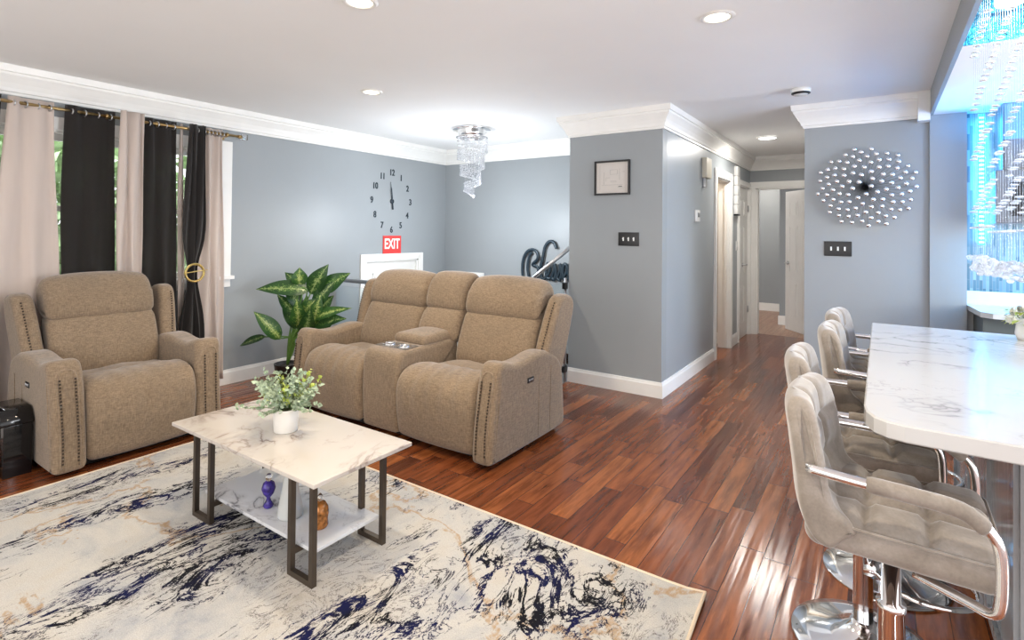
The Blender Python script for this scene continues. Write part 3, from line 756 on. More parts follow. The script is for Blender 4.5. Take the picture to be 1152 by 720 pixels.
def shelf_items():
    v = MB(); v.lathe([(0, 0), (.052, 0), (.055, .01), (.050, .05), (.036, .12), (.026, .19), (.027, .23), (.034, .27), (.038, .285), (.034, .285), (.030, .27), (.022, .22), (.0, .2)], n=32, cap=False)
    tag(v.build('vase', 'vase', None, (-2.17, 1.44, SH)), 'tall white flared vase on the lower shelf of the coffee table', 'vase')
    r = thing('perfume_bottle', 'small blue and purple glass ornament bottle left of the white vase', 'ornament', (-2.315, 1.425, SH))
    m = MB(); m.lathe([(0, 0), (.018, 0), (.024, .012), (.012, .03), (.008, .045), (.024, .065), (.031, .088), (.024, .112), (.010, .122)], n=18); m.build('bottle_body', 'shoji', r)
    m = MB(); m.lathe([(.008, .12), (.013, .128), (.015, .14), (.008, .152), (0, .154)], n=14, cap=False); m.build('stopper', 'crystal', r)
    r = thing('glass_jar', 'small amber brown glass jar with a stopper right of the white vase', 'jar', (-1.985, 1.46, SH))
    m = MB(); m.lathe([(0, 0), (.030, 0), (.036, .012), (.033, .035), (.037, .06), (.034, .085), (.022, .105), (.010, .112)], n=20); m.build('jar_body', 'amber', r)
    m = MB(); m.lathe([(.008, .111), (.012, .118), (.012, .13), (.004, .142), (0, .143)], n=14, cap=False); m.build('stopper', 'crystal', r)
shelf_items()

# ------------------------------------------------------------------ tall plant by the wall
def big_plant():
    r = thing('dieffenbachia_plant', 'tall variegated green leafy plant on the floor between left wall and sofa', 'plant', (-4.45, 2.9, 0))
    m = MB(); m.lathe([(0, 0), (.085, 0), (.09, .01), (.11, .18), (.112, .19), (.102, .19), (.10, .17), (0, .165)], n=28, cap=False); m.build('pot', 'blackplas', r)
    m = MB(); m.lathe([(0, .166), (.10, .166), (0, .172)], n=20, cap=False); m.build('soil', 'soil', r)
    Ls = [([.191, .069, .853], [-.08, -.227, .883], .062, 0), ([.131, .027, .917], [.143, .017, 1.038], .055, 1), ([.217, .087, .838], [.384, .128, 1.083], .065, 0),
          ([.303, .146, .855], [.487, .271, 1.009], .062, 0), ([.204, .082, .573], [.364, .196, .799], .07, 0), ([.231, .1, .606], [.60, .20, .724], .04, 1),
          ([.237, .105, .55], [.57, .17, .633], .055, 0), ([.099, .01, .524], [-.035, -.013, .78], .05, 0), ([.125, .029, .524], [.188, -.035, .768], .055, 1),
          ([-.02, -.069, .427], [-.104, -.242, .663], .058, 1), ([-.132, -.146, .433], [-.38, -.209, .346], .03, 0), ([.145, .04, .637], [.285, .095, .778], .05, 1), ([.152, .047, .509], [.132, .101, .782], .055, 0),
          ([.15, .05, .86], [-.02, .0, 1.0], .05, 0), ([.30, .12, .50], [.50, .12, .62], .05, 0), ([.12, .03, .70], [.02, -.03, .93], .05, 0), ([.25, .10, .72], [.40, .18, .93], .05, 0), ([.18, .06, .45], [.30, .02, .70], .055, 0), ([.10, .02, .62], [-.06, -.05, .80], .045, 0), ([.24, .09, .52], [.33, .10, .82], .05, 1)]
    camdir = Vector((4.4, -2.9, .6)).normalized()
    for i, (a, b, w, pale) in enumerate(Ls):
        a = Vector(a); b = Vector(b); t = (b-a).normalized(); n0 = camdir-t*camdir.dot(t)
        n0 = (n0.normalized()*.9+Vector((0, 0, .55))).normalized()
        s0 = Vector((.0, .0, .16)); j = Vector((.05+.02*(i % 3), .01*(i % 4), .30+.25*min(1, a.z)))
        st = MB().tube(smooth_path([s0, j, a, a.lerp(b, .5)], 4), [.009-.0055*k/12 for k in range(13)], 7)
        lf = MB().leaf(a-t*.02, b+t*.03, w*1.3, up=n0, droop=.06, n=10, fold=.16).build('leaf', 'leafpale' if pale else 'leaf', r)
        st.build('stem', 'stem', lf)
big_plant()

# ------------------------------------------------------------------ curtains and rods
ROD = -4.785; RZ = 2.236
def panel(label, y0, y1, yb0, yb1, folds, mat, zb=.03, xo=0, amp=.028, group=None, ph=0, tie=None, top=2.275, ring=True, sc=1.0):
    m = MB(); nu, nz = folds*12, 28; vs = []
    for j in range(nz+1):
        z = zb+(top-zb)*j/nz; k = 1-j/nz
        for i in range(nu+1):
            u = i/nu; a = y0+(y1-y0)*u; b = yb0+(yb1-yb0)*u; y = a+(b-a)*k**1.3; am = amp*(1+.4*k)
            if tie:
                zt, yt, hw = tie; g = math.exp(-((z-zt)/.22)**2) if z > zt else math.exp(-((z-zt)/.30)**2)
                y = y*(1-g)+(yt+(u-.5)*2*hw)*g; am *= 1-.25*g
            x = ROD+xo+am*sin(2*pi*folds*u+ph)+.006*sin(9*u+z*2.4)
            y += .010*sin(z*3+u*11)
            vs.append((x, y, z))
    fs = [(j*(nu+1)+i, j*(nu+1)+i+1, (j+1)*(nu+1)+i+1, (j+1)*(nu+1)+i) for j in range(nz) for i in range(nu)]
    m.add(vs, fs); c = m.build('curtain', mat, solid=.0025); tag(c, label, 'curtain', group)
    if ring:
        for q in range(folds*2):
            u = (q+.5)/(folds*2)*1.0; y = y0+(y1-y0)*(q+.0+.5)/(folds*2)
            pts = [(ROD+xo+.0, y+.001, RZ) for _ in range(1)]
            pts = [(ROD+xo*.0+.021*cos(a_), y+.006*cos(a_), RZ-.004+.021*sin(a_)) for a_ in [2*pi*h/14 for h in range(14)]]
            MB().tube(pts, .0045, 6, closed=True).build('grommet', 'steel', c)
    return c
cu = 'curtains along the left wall'
panel('black curtain at the far left edge of the photo', .62, 1.02, .60, .88, 4, 'sheer', group=cu)
panel('wide beige curtain panel left of the first window gap, behind the armchair', 1.040, 1.295, .92, 1.37, 2, 'beige', group=cu, amp=.013)
panel('black sheer curtain panel right of the green window gap', 1.345, 1.66, 1.345, 1.66, 2, 'sheer', amp=.014, group=cu)
panel('narrow beige curtain panel between the two black sheer panels', 1.665, 1.835, 1.655, 1.80, 2, 'beige', xo=.055, amp=.020, top=2.29, ring=False, group=cu)
panel('black sheer curtain panel left of the tied-back curtain', 1.85, 2.09, 1.84, 2.10, 2, 'sheer', amp=.014, group=cu)
panel('black curtain tied back with a gold ring', 2.165, 2.305, 2.06, 2.33, 3, 'blackcloth', tie=(1.04, 2.205, .035), amp=.018, zb=.03, xo=.035, group=cu)
panel('beige curtain panel at the right end of the curtain rod', 2.285, 2.475, 2.20, 2.52, 3, 'beige', zb=.075, xo=-.022, amp=.016, group=cu)
panel('narrow beige curtain strip beside the bright window gap, left of the tied black curtain', 2.125, 2.155, 2.13, 2.19, 1, 'beige', xo=-.035, amp=.010, ring=False, group=cu)
def rod(y0, y1, label, fin0, fin1):
    r = thing('curtain_rod', label, 'curtain rod', (ROD, y0, RZ))
    MB().tube([(0, 0, 0), (0, y1-y0, 0)], .0115, 12).build('pole', 'brass', r)
    for f, y in ((fin0, 0), (fin1, y1-y0)):
        s_ = 1 if y else -1
        if f == 'glass':
            MB().tube([(0, y, 0), (0, y+s_*.03, 0)], .015, 12).build('end_cap', 'brass', r); m = MB(); m.rbox((.05, .05, .05), .008, 2, 1, c=(0, y+s_*.055, 0)); m.build('finial', 'crystal', r)
        elif f: MB().tube([(0, y-.01, 0), (0, y+s_*.02, 0)], .019, 12).build('end_cap', 'brass', r)
    for y in (.10, y1-y0-.10):
        b = MB(); b.box(-.094, -.086, y-.02, y+.02, -.035, .03); b.tube([(-.088, y, -.008), (-.02, y, -.016), (0, y, -.014)], .006, 8); b.tube([(0, y-.008, 0), (0, y+.008, 0)], .018, 12); b.build('bracket', 'brass', r)
rod(-.2, 1.70, 'brass curtain rod ending above the narrow beige panel, left of the two rods', None, 'cap')
rod(1.835, 2.60, 'short brass curtain rod with a clear glass finial, right of the two rods', None, 'glass')
# gold tie-back ring
def tieback():
    r = thing('curtain_tieback', 'round gold beaded ring tying back the black curtain', 'tieback', (-4.70, 2.205, 1.035))
    pts = [(0, .072*cos(a), .072*sin(a)) for a in [2*pi*k/36 for k in range(36)]]
    MB().tube(pts, .010, 8, closed=True).build('ring', 'gold', r)
    m = MB()
    for k in range(30): a = 2*pi*k/30; m.ball((.010, .073*cos(a), .073*sin(a)), .0075, 6, 4)
    m.build('beads', 'gold', r)
    MB().tube([(.012, -.09, .0), (.016, 0, .012), (.012, .10, .02)], [.003, .005, .003], 7).build('pin', 'gold', r)
tieback()

# ------------------------------------------------------------------ black glossy side table at the left edge
def side_table():
    r = thing('side_table', 'glossy black side table standing left of the recliner armchair', 'table', (-4.0, .942, 0))
    MB().rbox((.24, .125, .29), .004, 2, 1, c=(-.12, .005, .146)).build('leg', 'blackgloss', r)
    m = MB()
    out = [(-.28, .29), (.005, .29), (.012, .30), (-.045, .372), (-.28, .372)]
    m.pad([(x, z) for x, z in out], -.075, .072, .004, 0, 1, 2, axis='y'); m.build('top_block', 'blackgloss', r)
    m = MB(); m.box(-.30, .02, -.60, -.080, .335, .350); m.build('glass_top', 'blackgloss', r)
    MB().box(-.30, .021, -.082, -.078, .30, .352).build('metal_edge', 'chrome', r)
    MB().box(-.24, 0, -.60, -.48, 0, .334).build('leg', 'blackgloss', r)
side_table()

# ------------------------------------------------------------------ wall things
def text(s_, size, mat, ext=.004, name='lettering', parent=None, loc=(0, 0, 0), rot=(0, 0, 0), sx=1, bold=0):
    c = bpy.data.curves.new(name, 'FONT'); c.body = s_; c.size = size; c.extrude = ext; c.align_x = 'CENTER'; c.align_y = 'CENTER'; c.offset = bold
    tmp = bpy.data.objects.new('tmp', c); me = bpy.data.meshes.new_from_object(tmp); bpy.data.objects.remove(tmp); bpy.data.curves.remove(c)
    me.materials.clear(); me.materials.append(MT[mat]); me.name = name
    o = bpy.data.objects.new(name, me); COL.objects.link(o); o.location = loc; o.rotation_euler = rot; o.scale = (sx, 1, 1)
    if parent: o.parent = parent
    return o
RL = (radians(90), 0, radians(90))   # on the left wall, facing +x
def clock():
    r = thing('wall_clock', 'frameless wall clock of loose dark numerals above the EXIT sign', 'clock', (XL+.001, 4.54, 1.755))
    for k in range(1, 13):
        a = radians(90-30*k); rr = .300 if k % 3 else .31
        text(str(k), .105, 'numeral', .003, 'numeral', r, (.004, cos(a)*rr, sin(a)*(rr+.035)), RL, .8, .0015)
    m = MB(); m.tube([(0, 0, 0), (.014, 0, 0)], .028, 20); m.build('hub', 'numeral', r)
    def hand(name, a, L, w, x):
        m = MB(); d = Vector((0, sin(a), cos(a))); n = Vector((0, cos(a), -sin(a)))
        vs = [(-d*.10-n*w), (-d*.10+n*w), (n*w*1.4+d*.05), (d*L+n*w*.35), (d*L-n*w*.35), (-n*w*1.4+d*.05)]
        m.add([v+Vector((x, 0, 0)) for v in vs]+[v+Vector((x+.002, 0, 0)) for v in vs], [(5, 4, 3, 2, 1, 0), (6, 7, 8, 9, 10, 11)]+[(i, (i+1) % 6, (i+1) % 6+6, i+6) for i in range(6)], False)
        m.build(name, 'numeral', r)
    hand('hour_hand', radians(-4), .16, .008, .012); hand('minute_hand', radians(-8), .235, .006, .016)
clock()
def exit_sign():
    r = thing('exit_sign', 'red EXIT sign with white letters above the white stairwell door', 'sign', (XL+.001, 4.55, 1.232))
    MB().box(0, .012, -.142, .142, -.108, .108).build('plate', 'signred', r)
    text('EXIT', .17, 'signwhite', .002, 'lettering', r, (.0135, -.006, .006), RL, .70, .004)
exit_sign()
def blessed():
    r = thing('script_wall_sign', 'dark script word sign on the stairwell wall behind the handrail', 'sign', (-3.60, YF-.03, .80))
    # pen strokes in (x, z), handwriting of the word
    st = [[(.13, .36), (.09, .30), (.07, .16), (.09, .04), (.05, .0), (.0, .08), (.0, .24), (.05, .35), (.13, .39), (.20, .36), (.21, .28), (.14, .21), (.21, .18), (.22, .09), (.15, .03), (.08, .05)],
          [(.17, .06), (.24, .14), (.28, .28), (.31, .42), (.37, .49), (.43, .48), (.47, .41)], [(.28, .30), (.25, .16), (.28, .05), (.33, .06)]]
    for k in range(2, 9):
        x = .17+.075*k
        st.append([(x, .06), (x+.05, .12), (x+.065, .20), (x+.035, .235), (x+.012, .17), (x+.02, .07), (x+.07, .05)] if k in (2, 5, 6) else [(x, .05), (x+.045, .16), (x+.045, .23), (x+.07, .15), (x+.05, .05), (x+.01, .06)])
    st.append([(.86, .06), (.90, .25), (.93, .46), (.91, .2), (.95, .06)])
    m = MB()
    for s_ in st: m.tube(smooth_path([(x, 0, z) for x, z in s_], 6), .019, 8, flat=(1, .5, 1))
    m.tube(smooth_path([(-.01, 0, .02), (.03, 0, -.035), (.10, 0, -.02), (.17, 0, -.05)], 5), .017, 8, flat=(1, .5, 1))
    m.build('lettering', 'script', r)
blessed()
def picture():
    x0, x1, z0, z1 = -2.168, -1.829, 1.74, 2.053; cx, cz = (x0+x1)/2, (z0+z1)/2; hw, hh = .170, .155
    r = thing('picture_frame', 'thin black framed print hanging on the grey wall above a switch plate', 'picture', (cx, PY-.001, cz))
    m = MB(); b = .016
    m.box(-hw, hw, -.022, 0, hh-b, hh); m.box(-hw, hw, -.022, 0, -hh, -hh+b); m.box(-hw, -hw+b, -.022, 0, -hh+b, hh-b); m.box(hw-b, hw, -.022, 0, -hh+b, hh-b); m.build('frame', 'blackplas', r)
    p = MB().box(-hw+b, hw-b, -.008, -.001, -hh+b, hh-b).build('print', 'paper', r)
    k = MB(); rnd = random.Random(4)
    def ln(xa, xb, za, zb): k.box(min(xa, xb), max(xa, xb)+.0012, -.0088, -.0080, min(za, zb), max(za, zb)+.0012)
    for a, b_, c, d in ((-.02, .05, .07, .07), (-.02, .05, .03, .03), (-.02, -.02, .03, .07), (.05, .05, .03, .07), (-.06, -.02, 0, 0), (-.06, -.06, -.03, 0), (-.10, .10, -.065, -.065), (-.02, .04, -.03, -.03), (-.02, .04, -.04, -.04), (.07, .07, -.02, .08), (.09, .12, .05, .05), (-.08, -.08, -.06, .05), (.05, .12, -.09, -.09), (.06, .11, -.105, -.105), (-.12, -.12, -.11, .11)): ln(a, b_, c, d)
    k.box(.06, .095, -.0088, -.008, -.085, -.076)
    k.build('drawing_lines', 'ink', p)
picture()
def switchplate(loc, rotz, label, hw=.097, hh=.060):
    r = thing('light_switch', label, 'light switch', loc, rotz)
    MB().rbox((2*hw, .008, 2*hh), .0035, 2, 2, c=(0, -.004, 0)).build('plate', 'blackplas', r)
    for i in (-1, 0, 1):
        t = MB(); t.box(i*.048-.006, i*.048+.006, -.0095, -.008, -.016, .016); t.box(i*.048-.0045, i*.048+.0045, -.020, -.0095, -.002, .010); t.build('toggle', 'white', r)
switchplate((-1.840, PY, 1.347), 0, 'black triple light switch plate on the grey wall below the framed print')
switchplate((-.292, RY, 1.289), 0, 'black triple light switch plate below the round crystal wall decoration')
def starburst():
    r = thing('starburst_wall_decor', 'round silver starburst wall decoration with crystal tipped rods', 'wall decoration', (-.105, RY-.002, 1.785))
    MB().lathe([(0, 0), (.016, 0), (.014, .012), (0, .016)], n=20, cap=False).build('hub', 'blackplas', r).rotation_euler = (radians(90), 0, 0)
    rnd = random.Random(2); proto = None
    gold = 2.399963
    for i in range(100):
        q = (i+.9)/100.5; rad = .335*math.sqrt(q)**.92; a = i*gold
        dep = .085*(1-q)**.8+.025
        x, z = cos(a)*rad*1.02, sin(a)*rad*.95
        m = MB().tube([(0, -.012, 0), (x, -dep, z)], .0009, 5); ray = m.build('rod', 'blackplas', r)
        g = MB(); g.ball((x, -dep, z), (.0205, .015, .0185), 8, 5); g.build('gem', 'chrome', ray)
starburst()
def small_wall():
    r = thing('door_chime', 'cream door chime box high on the hall wall left of the first doorway', 'door chime', (PX1, 5.83, 2.06))
    MB().rbox((.05, .20, .21), .006, 2, 1, c=(.025, 0, .03)).build('cover', 'beigeplas', r)
    MB().rbox((.03, .06, .10), .005, 2, 1, c=(.015, -.05, -.125)).build('sensor', 'steel', r)
    r = thing('thermostat', 'small white thermostat on the hall wall', 'thermostat', (PX1, 5.53, 1.58))
    MB().rbox((.022, .13, .12), .006, 2, 1, c=(.011, 0, 0)).build('body', 'white', r)
    MB().rbox((.006, .06, .045), .002, 2, 1, c=(.024, .01, .01)).build('screen', 'cabinet', r)
    r = thing('wall_shelf_unit', 'narrow white panel of stacked segments hanging between the two hall doors', 'wall panel', (PX1, 7.27, 2.0))
    for k in range(5): MB().rbox((.045, .16, .118), .006, 2, 1, c=(.023, 0, .20-.122*k)).build('segment', 'white', r)
    MB().box(.0, .05, -.06, .06, -.365, -.345).build('bottom_edge', 'blackplas', r)
    r = thing('smoke_detector', 'round white smoke detector on the ceiling near the hall entrance', 'smoke detector', (-.495, 4.50, ZC))
    MB().lathe([(0, -.045), (.045, -.045), (.062, -.036), (.066, -.018), (.066, 0), (0, 0)], n=28, cap=False).build('body', 'white', r)
    MB().lathe([(.050, -.0445), (.064, -.0375), (.064, -.030), (.050, -.037)], n=28, cap=False).build('vent_ring', 'blackplas', r)
    r = thing('light_switch', 'small white switch on the hall wall beside the closed white door', 'light switch', (PX1, 7.36, 1.25))
    MB().rbox((.008, .075, .12), .003, 2, 1, c=(.004, 0, 0)).build('plate', 'white', r); MB().box(.008, .014, -.012, .012, -.02, .02).build('toggle', 'white', r)
small_wall()

# ------------------------------------------------------------------ railing of the stairwell
def railing():
    r = thing('stair_guard_railing', 'glass guard railing with a brushed steel top rail behind the sofa', 'railing', (-3.6, 3.755, 0))
    MB().tube([(-1.275, 0, .865), (1.13, 0, .865)], .022, 14).build('top_rail', 'steel', r)
    MB().tube([(-1.279, 0, .865), (-1.262, 0, .865)], .04, 16).build('wall_flange', 'steel', r)
    for x in (-.75, .45): MB().box(x-.58, x+.58, -.005, .005, .08, .80).build('glass_panel', 'glass', r)
    for x in (-.15, 1.13): MB().box(x-.02, x+.02, -.02, .02, 0, .87).build('post', 'steel', r)
    r = thing('glass_gate_panel', 'clear glass railing panel clamped to a steel post at the grey wall', 'railing', (-2.452, 4.12, 0))
    MB().box(-.005, .005, -.30, .33, .05, .93).build('glass_panel', 'glass', r)
    MB().tube([(.0, .358, 0), (.0, .358, .97)], .014, 12).build('post', 'steel', r)
    for z in (.12, .90): MB().box(-.018, .018, .315, .372, z-.03, z+.03).build('clamp', 'blackplas', r)
    r = thing('stair_handrail', 'sloping brushed steel handrail in front of the script sign', 'handrail', (-3.15, 4.75, .80))
    MB().tube([(-.35, 0, -.27), (.700, 0, .529)], .022, 12).build('rail', 'steel', r)
    MB().tube([(.690, 0, .521), (.716, 0, .521)], .035, 14).build('wall_flange', 'steel', r)
railing()

# ------------------------------------------------------------------ island, stools
IT = .92
def island():
    r = thing('kitchen_island', 'large kitchen island with a white veined quartz top and grey panelled base', 'kitchen island', (.62, 2.65, 0))
    bx_, by_ = .62, 2.65
    ol = [(-.042, 3.58), (-.040, 1.84), (-.034, 1.78), (-.016, 1.732), (.012, 1.706), (.05, 1.694), (.30, 1.686), (1.30, 1.68), (1.30, 3.58)]
    vs = []; n = len(ol)
    for z, ins in ((IT-.045, .004), (IT-.041, 0), (IT-.004, 0), (IT, .004)):
        for x, y in ol: vs.append((x-bx_+(ins if x < .6 else -ins), y-by_+(ins if y < 2.6 else -ins), z))
    fs = [tuple(reversed(range(n))), tuple(3*n+i for i in range(n))]+[(k*n+(i+1) % n, k*n+i, (k+1)*n+i, (k+1)*n+(i+1) % n) for k in range(3) for i in range(n)]
    fs = fs[:2]+[tuple(reversed(f)) for f in fs[2:]]
    MB().add(vs, fs, False)
    m = MB(); m.add(vs, fs, False); m.build('countertop', 'quartz', r)
    b = MB(); b.box(.31-bx_, 1.22-bx_, 1.98-by_, 3.5-by_, .09, IT-.046); b.build('cabinet_body', 'islandside', r)
    MB().box(.345-bx_, 1.18-bx_, 2.02-by_, 3.46-by_, 0, .09).build('toe_kick', 'dark', r)
    for k in range(3):
        y0 = 2.0-by_+.5*k
        m = MB(); x = .31-bx_
        m.box(x-.012, x, y0, y0+.03, .11, .85); m.box(x-.012, x, y0+.45, y0+.48, .11, .85); m.box(x-.012, x, y0+.03, y0+.45, .11, .15); m.box(x-.012, x, y0+.03, y0+.45, .81, .85); m.build('side_panel', 'islandside', r)
    m = MB(); y = 1.98-by_
    m.box(.33-bx_, .36-bx_, y-.012, y, .11, .85); m.box(1.16-bx_, 1.2-bx_, y-.012, y, .11, .85); m.box(.36-bx_, 1.16-bx_, y-.012, y, .11, .15); m.box(.36-bx_, 1.16-bx_, y-.012, y, .81, .85); m.build('end_panel', 'islandside', r)
island()

def stool(label):
    r = thing('bar_stool', label, 'bar stool', (0, 0, 0), 0, 'grey tufted bar stools along the island')
    MB().lathe([(0, 0), (.218, 0), (.222, .004), (.216, .010), (.17, .020), (.11, .032), (.065, .050), (.040, .075), (.034, .085), (0, .085)], n=56, cap=False).build('base', 'chrome', r)
    MB().lathe([(.030, .07), (.030, .44), (.033, .445), (.033, .46), (.022, .463), (.022, .655), (0, .655)], n=24, cap=False).build('pole', 'chrome', r)
    m = MB(); pts = [(.035+.135*(1-cos(a)), .135*sin(a), .27) for a in [2*pi*k/36 for k in range(36)]]; m.tube(pts, .009, 8, closed=True); m.tube([(.0, 0, .27), (.045, 0, .27)], .034, 12); m.build('footrest', 'chrome', r)
    m = MB(); m.rbox((.20, .20, .014), .004, 2, 1, c=(0, 0, .594)); m.tube([(0, .02, .58), (.02, .12, .57), (.02, .17, .565)], .004, 6); m.build('mount_plate', 'blackplas', r)
    def quilt(x, y, z):
        if z > .01:
            g = lambda t: math.exp(-((t)/.014)**2)
            d = max(max(g(x-c) for c in (-.068, .068)), max(g(y-c) for c in (-.068, .068)))
            dome = (1-(x/.21)**2)*(1-(y/.21)**2)
            w_ = min(1, z/.0475)**2
            z += (.012*dome-.024*d)*w_
        return (x, y, z)
    MB().rbox((.415, .394, .095), .036, 4, 30, fn=quilt, c=(.012, 0, .650)).build('seat', 'velvet', r)
    lp = [Vector((.012+.172*sx_+.0375*cos(a), .1615*sy_+.0375*sin(a), .676)) for sx_, sy_, a0 in ((1, 1, 0), (-1, 1, 90), (-1, -1, 180), (1, -1, 270)) for a in [radians(a0+15*k) for k in range(7)]]
    MB().tube(lp, .0035, 6, closed=True).build('piping', 'velvet', r)
    o_ = smooth_loop([(-.13, .645), (-.165, .610), (-.205, .630), (-.232, .70), (-.243, .80), (-.254, .90), (-.262, .975), (-.250, 1.008), (-.222, 1.012), (-.198, .990), (-.185, .92), (-.172, .82), (-.155, .735), (-.120, .700), (-.105, .67)], 5)
    def bk(x, y, z):
        if z > .86: y *= 1-.20*((z-.86)/.15)**2
        if x > -.235 and z > .70:
            g = lambda t, w=.012: math.exp(-(t/w)**2)
            x -= .018*(1-min(1, abs(y)/.2)**4)*max(max(g(y-c) for c in (-.066, .066)), max(g(z-c) for c in (.79, .90)))
        x += -.035*(y/.2)**2*-1
        return (x, y, z)
    MB().pad(o_, -.207, .207, .020, .004, 36, 5, axis='y', fn=bk).build('backrest', 'velvet', r)
    for s_ in (-1, 1):
        y = s_*.222
        pts = smooth_path([(-.185, y*.94, .832), (-.08, y, .830), (.05, y, .827), (.135, y, .820), (.185, y, .790), (.203, y, .74), (.203, y, .63), (.190, y*.97, .592), (.15, y*.85, .586), (.05, y*.6, .586)], 6)
        a = MB().tube(pts, .0125, 12).build('armrest', 'chrome', r)
        pp = smooth_path([(-.05, y, .8295), (.05, y, .827), (.135, y, .820), (.180, y, .793)], 8)
        n_ = len(pp); MB().tube(pp, [.016]+[.0185]*(n_-2)+[.016], 12).build('arm_pad', 'velvet', a)
    for ch in [q for q in bpy.data.objects if q.parent == r or (q.parent and q.parent.parent == r)]:
        k = ch.name.split('.')[0]
        if k in ('base', 'pole', 'footrest'): continue
        for v in ch.data.vertices:
            c = v.co
            if k in ('seat', 'piping', 'mount_plate'): c.z += .032
            elif k == 'backrest': c.z = .645+(c.z-.61)*.84
            elif c.z < .78: c.z += (.78-c.z)*.15
            if k != 'mount_plate': c.x *= .91
    return r
S0 = stool('grey tufted bar stool nearest the camera, with both chrome arms in view')
S0.location = (.022, 1.71, 0); S0.rotation_euler = (0, 0, radians(-1))
dup(S0, (-.050, 2.225, 0), radians(3), 'second grey bar stool from the camera, directly behind the nearest one')
for st_ in (dup(S0, (.012, 2.72, 0), radians(1), 'third grey bar stool from the camera, beside the middle of the island'),
            dup(S0, (.004, 3.24, 0), radians(-3), 'farthest grey bar stool, in front of the wall with the starburst')):
    for ch in [q for q in bpy.data.objects if q.parent == st_]:      # these two seats are set a little higher
        if ch.name.split('.')[0] not in ('base', 'pole', 'footrest'): ch.location.z += .028

# flowers on the island
def flowers():
    r = thing('flower_vase', 'white flowers with green leaves in a small vase on the island', 'flowers', (.56, 3.42, IT))
    MB().lathe([(0, 0), (.035, 0), (.045, .03), (.04, .07), (.028, .09), (.032, .10), (.028, .10), (.02, .08), (0, .02)], n=24, cap=False).build('vase', 'white', r)
    rnd = random.Random(3)
    for i in range(9):
        a = i*2.4; c = Vector((.075*cos(a)*(.5+.5*(i % 3)/2), .075*sin(a)*(.5+.5*(i % 3)/2), .085+.04*rnd.random()+.03*(i % 2)))
        MB().tube([(0, 0, .03), c*.6+Vector((0, 0, .03)), c], .002, 5).build('stem', 'stem', r)
        m = MB()
        for k in range(16):
            e = Vector((rnd.uniform(-1, 1), rnd.uniform(-1, 1), rnd.uniform(-.3, 1))).normalized(); m.leaf(c, c+e*.032, .015, droop=.2, n=4, fold=-.3, roll=rnd.uniform(0, 3))
        m.build('blossom', 'petal', r)
    m = MB()
    for i in range(40):
        a = rnd.uniform(0, 6.28); c = Vector((.05*cos(a), .05*sin(a), rnd.uniform(.07, .14))); e = Vector((cos(a), sin(a), rnd.uniform(-.5, .8))).normalized(); m.leaf(c, c+e*.045, .012, n=4)
    m.build('foliage', 'succlime', r)
flowers()

# ------------------------------------------------------------------ kitchen beyond the beam
def kitchen():
    r = thing('kitchen_counter', 'pale counter with a chamfered corner below the blue mosaic wall', 'counter', (1.2, 4.9, 0))
    ol = [(CX+.003, RY+.058), (CX+.003, RY-.02), (.545, 4.72), (.60, 4.66), (2.6, 4.66), (2.6, RY+.058)]
    n = len(ol); vs = [(x-1.2, y-4.9, z) for z in (.865, .90) for x, y in ol]
    m = MB(); m.add(vs, [tuple(reversed(range(n))), tuple(n+i for i in range(n))]+[(i, (i+1) % n, n+(i+1) % n, n+i) for i in range(n)], False); m.build('worktop', 'counter', r)
    MB().box(.56-1.2, 2.6-1.2, 4.74-4.9, RY+.055-4.9, 0, .864).build('base_cabinet', 'cabdark', r)
    r = thing('wall_cabinet', 'tall grey upper cabinet hanging on the mosaic wall behind the crystal strands', 'cabinet', (1.15, RY+.06, 1.86))
    MB().box(-.47, .60, -.30, -.001, 0, ZK-1.861).build('body', 'cabinet', r)
    for x in (-.47, .07): MB().rbox((.52, .018, .43), .003, 2, 1, c=(x+.265, -.31, .224)).build('door', 'cabinet', r)
    r = thing('microwave', 'stainless microwave with a dark rounded window under the grey wall cabinet', 'microwave', (1.15, RY+.06, 1.49))
    MB().rbox((1.07, .30, .365), .008, 2, 1, c=(.03, -.151, .184)).build('body', 'cabinet', r)
    MB().rbox((.62, .012, .23), .0055, 2, 1, c=(-.13, -.306, .165)).build('window', 'blackplas', r)
    r = thing('led_light_strip', 'vertical glowing blue light strip on the mosaic wall beside the column', 'light strip', (.605, RY+.058, 1.66))
    MB().box(-.018, .018, -.008, 0, -.32, .64).build('channel', 'led', r)
    m = MB()
    for k in range(30): m.box(-.015, .015, -.012, -.008, -.31+.0315*k, -.31+.0315*k+.016)
    m.build('diodes', 'ledw', r)
    light('strip_light', 'AREA', (0, -.03, .15), 3, (.03, .50, 1), .04, (radians(90), 0, 0), r, sy=.9)
    light('soffit_fill', 'AREA', (.75, -.50, .40), 26, (.0, .34, 1), 1.5, (radians(180), 0, 0), r, sy=.5)  # added unseen panel light that turns the soffit blue
    light('counter_fill', 'AREA', (.60, -.33, -.20), 9, (.05, .50, 1), 1.2, (0, 0, 0), r, sy=.12)  # added unseen light facing down, gives the worktop its blue tint
    light('blue_fill', 'POINT', (.62, -.42, .50), 9, (.0, .32, 1), .05, (0, 0, 0), r)  # extra point light in open air, added to deepen the blue overhead
    r2 = thing('led_light_strip', 'hidden blue light strip washing the kitchen soffit with blue', 'light strip', (.9, 3.45, 2.25))
kitchen()
bpy.data.objects.remove(bpy.data.objects['led_light_strip.001'])

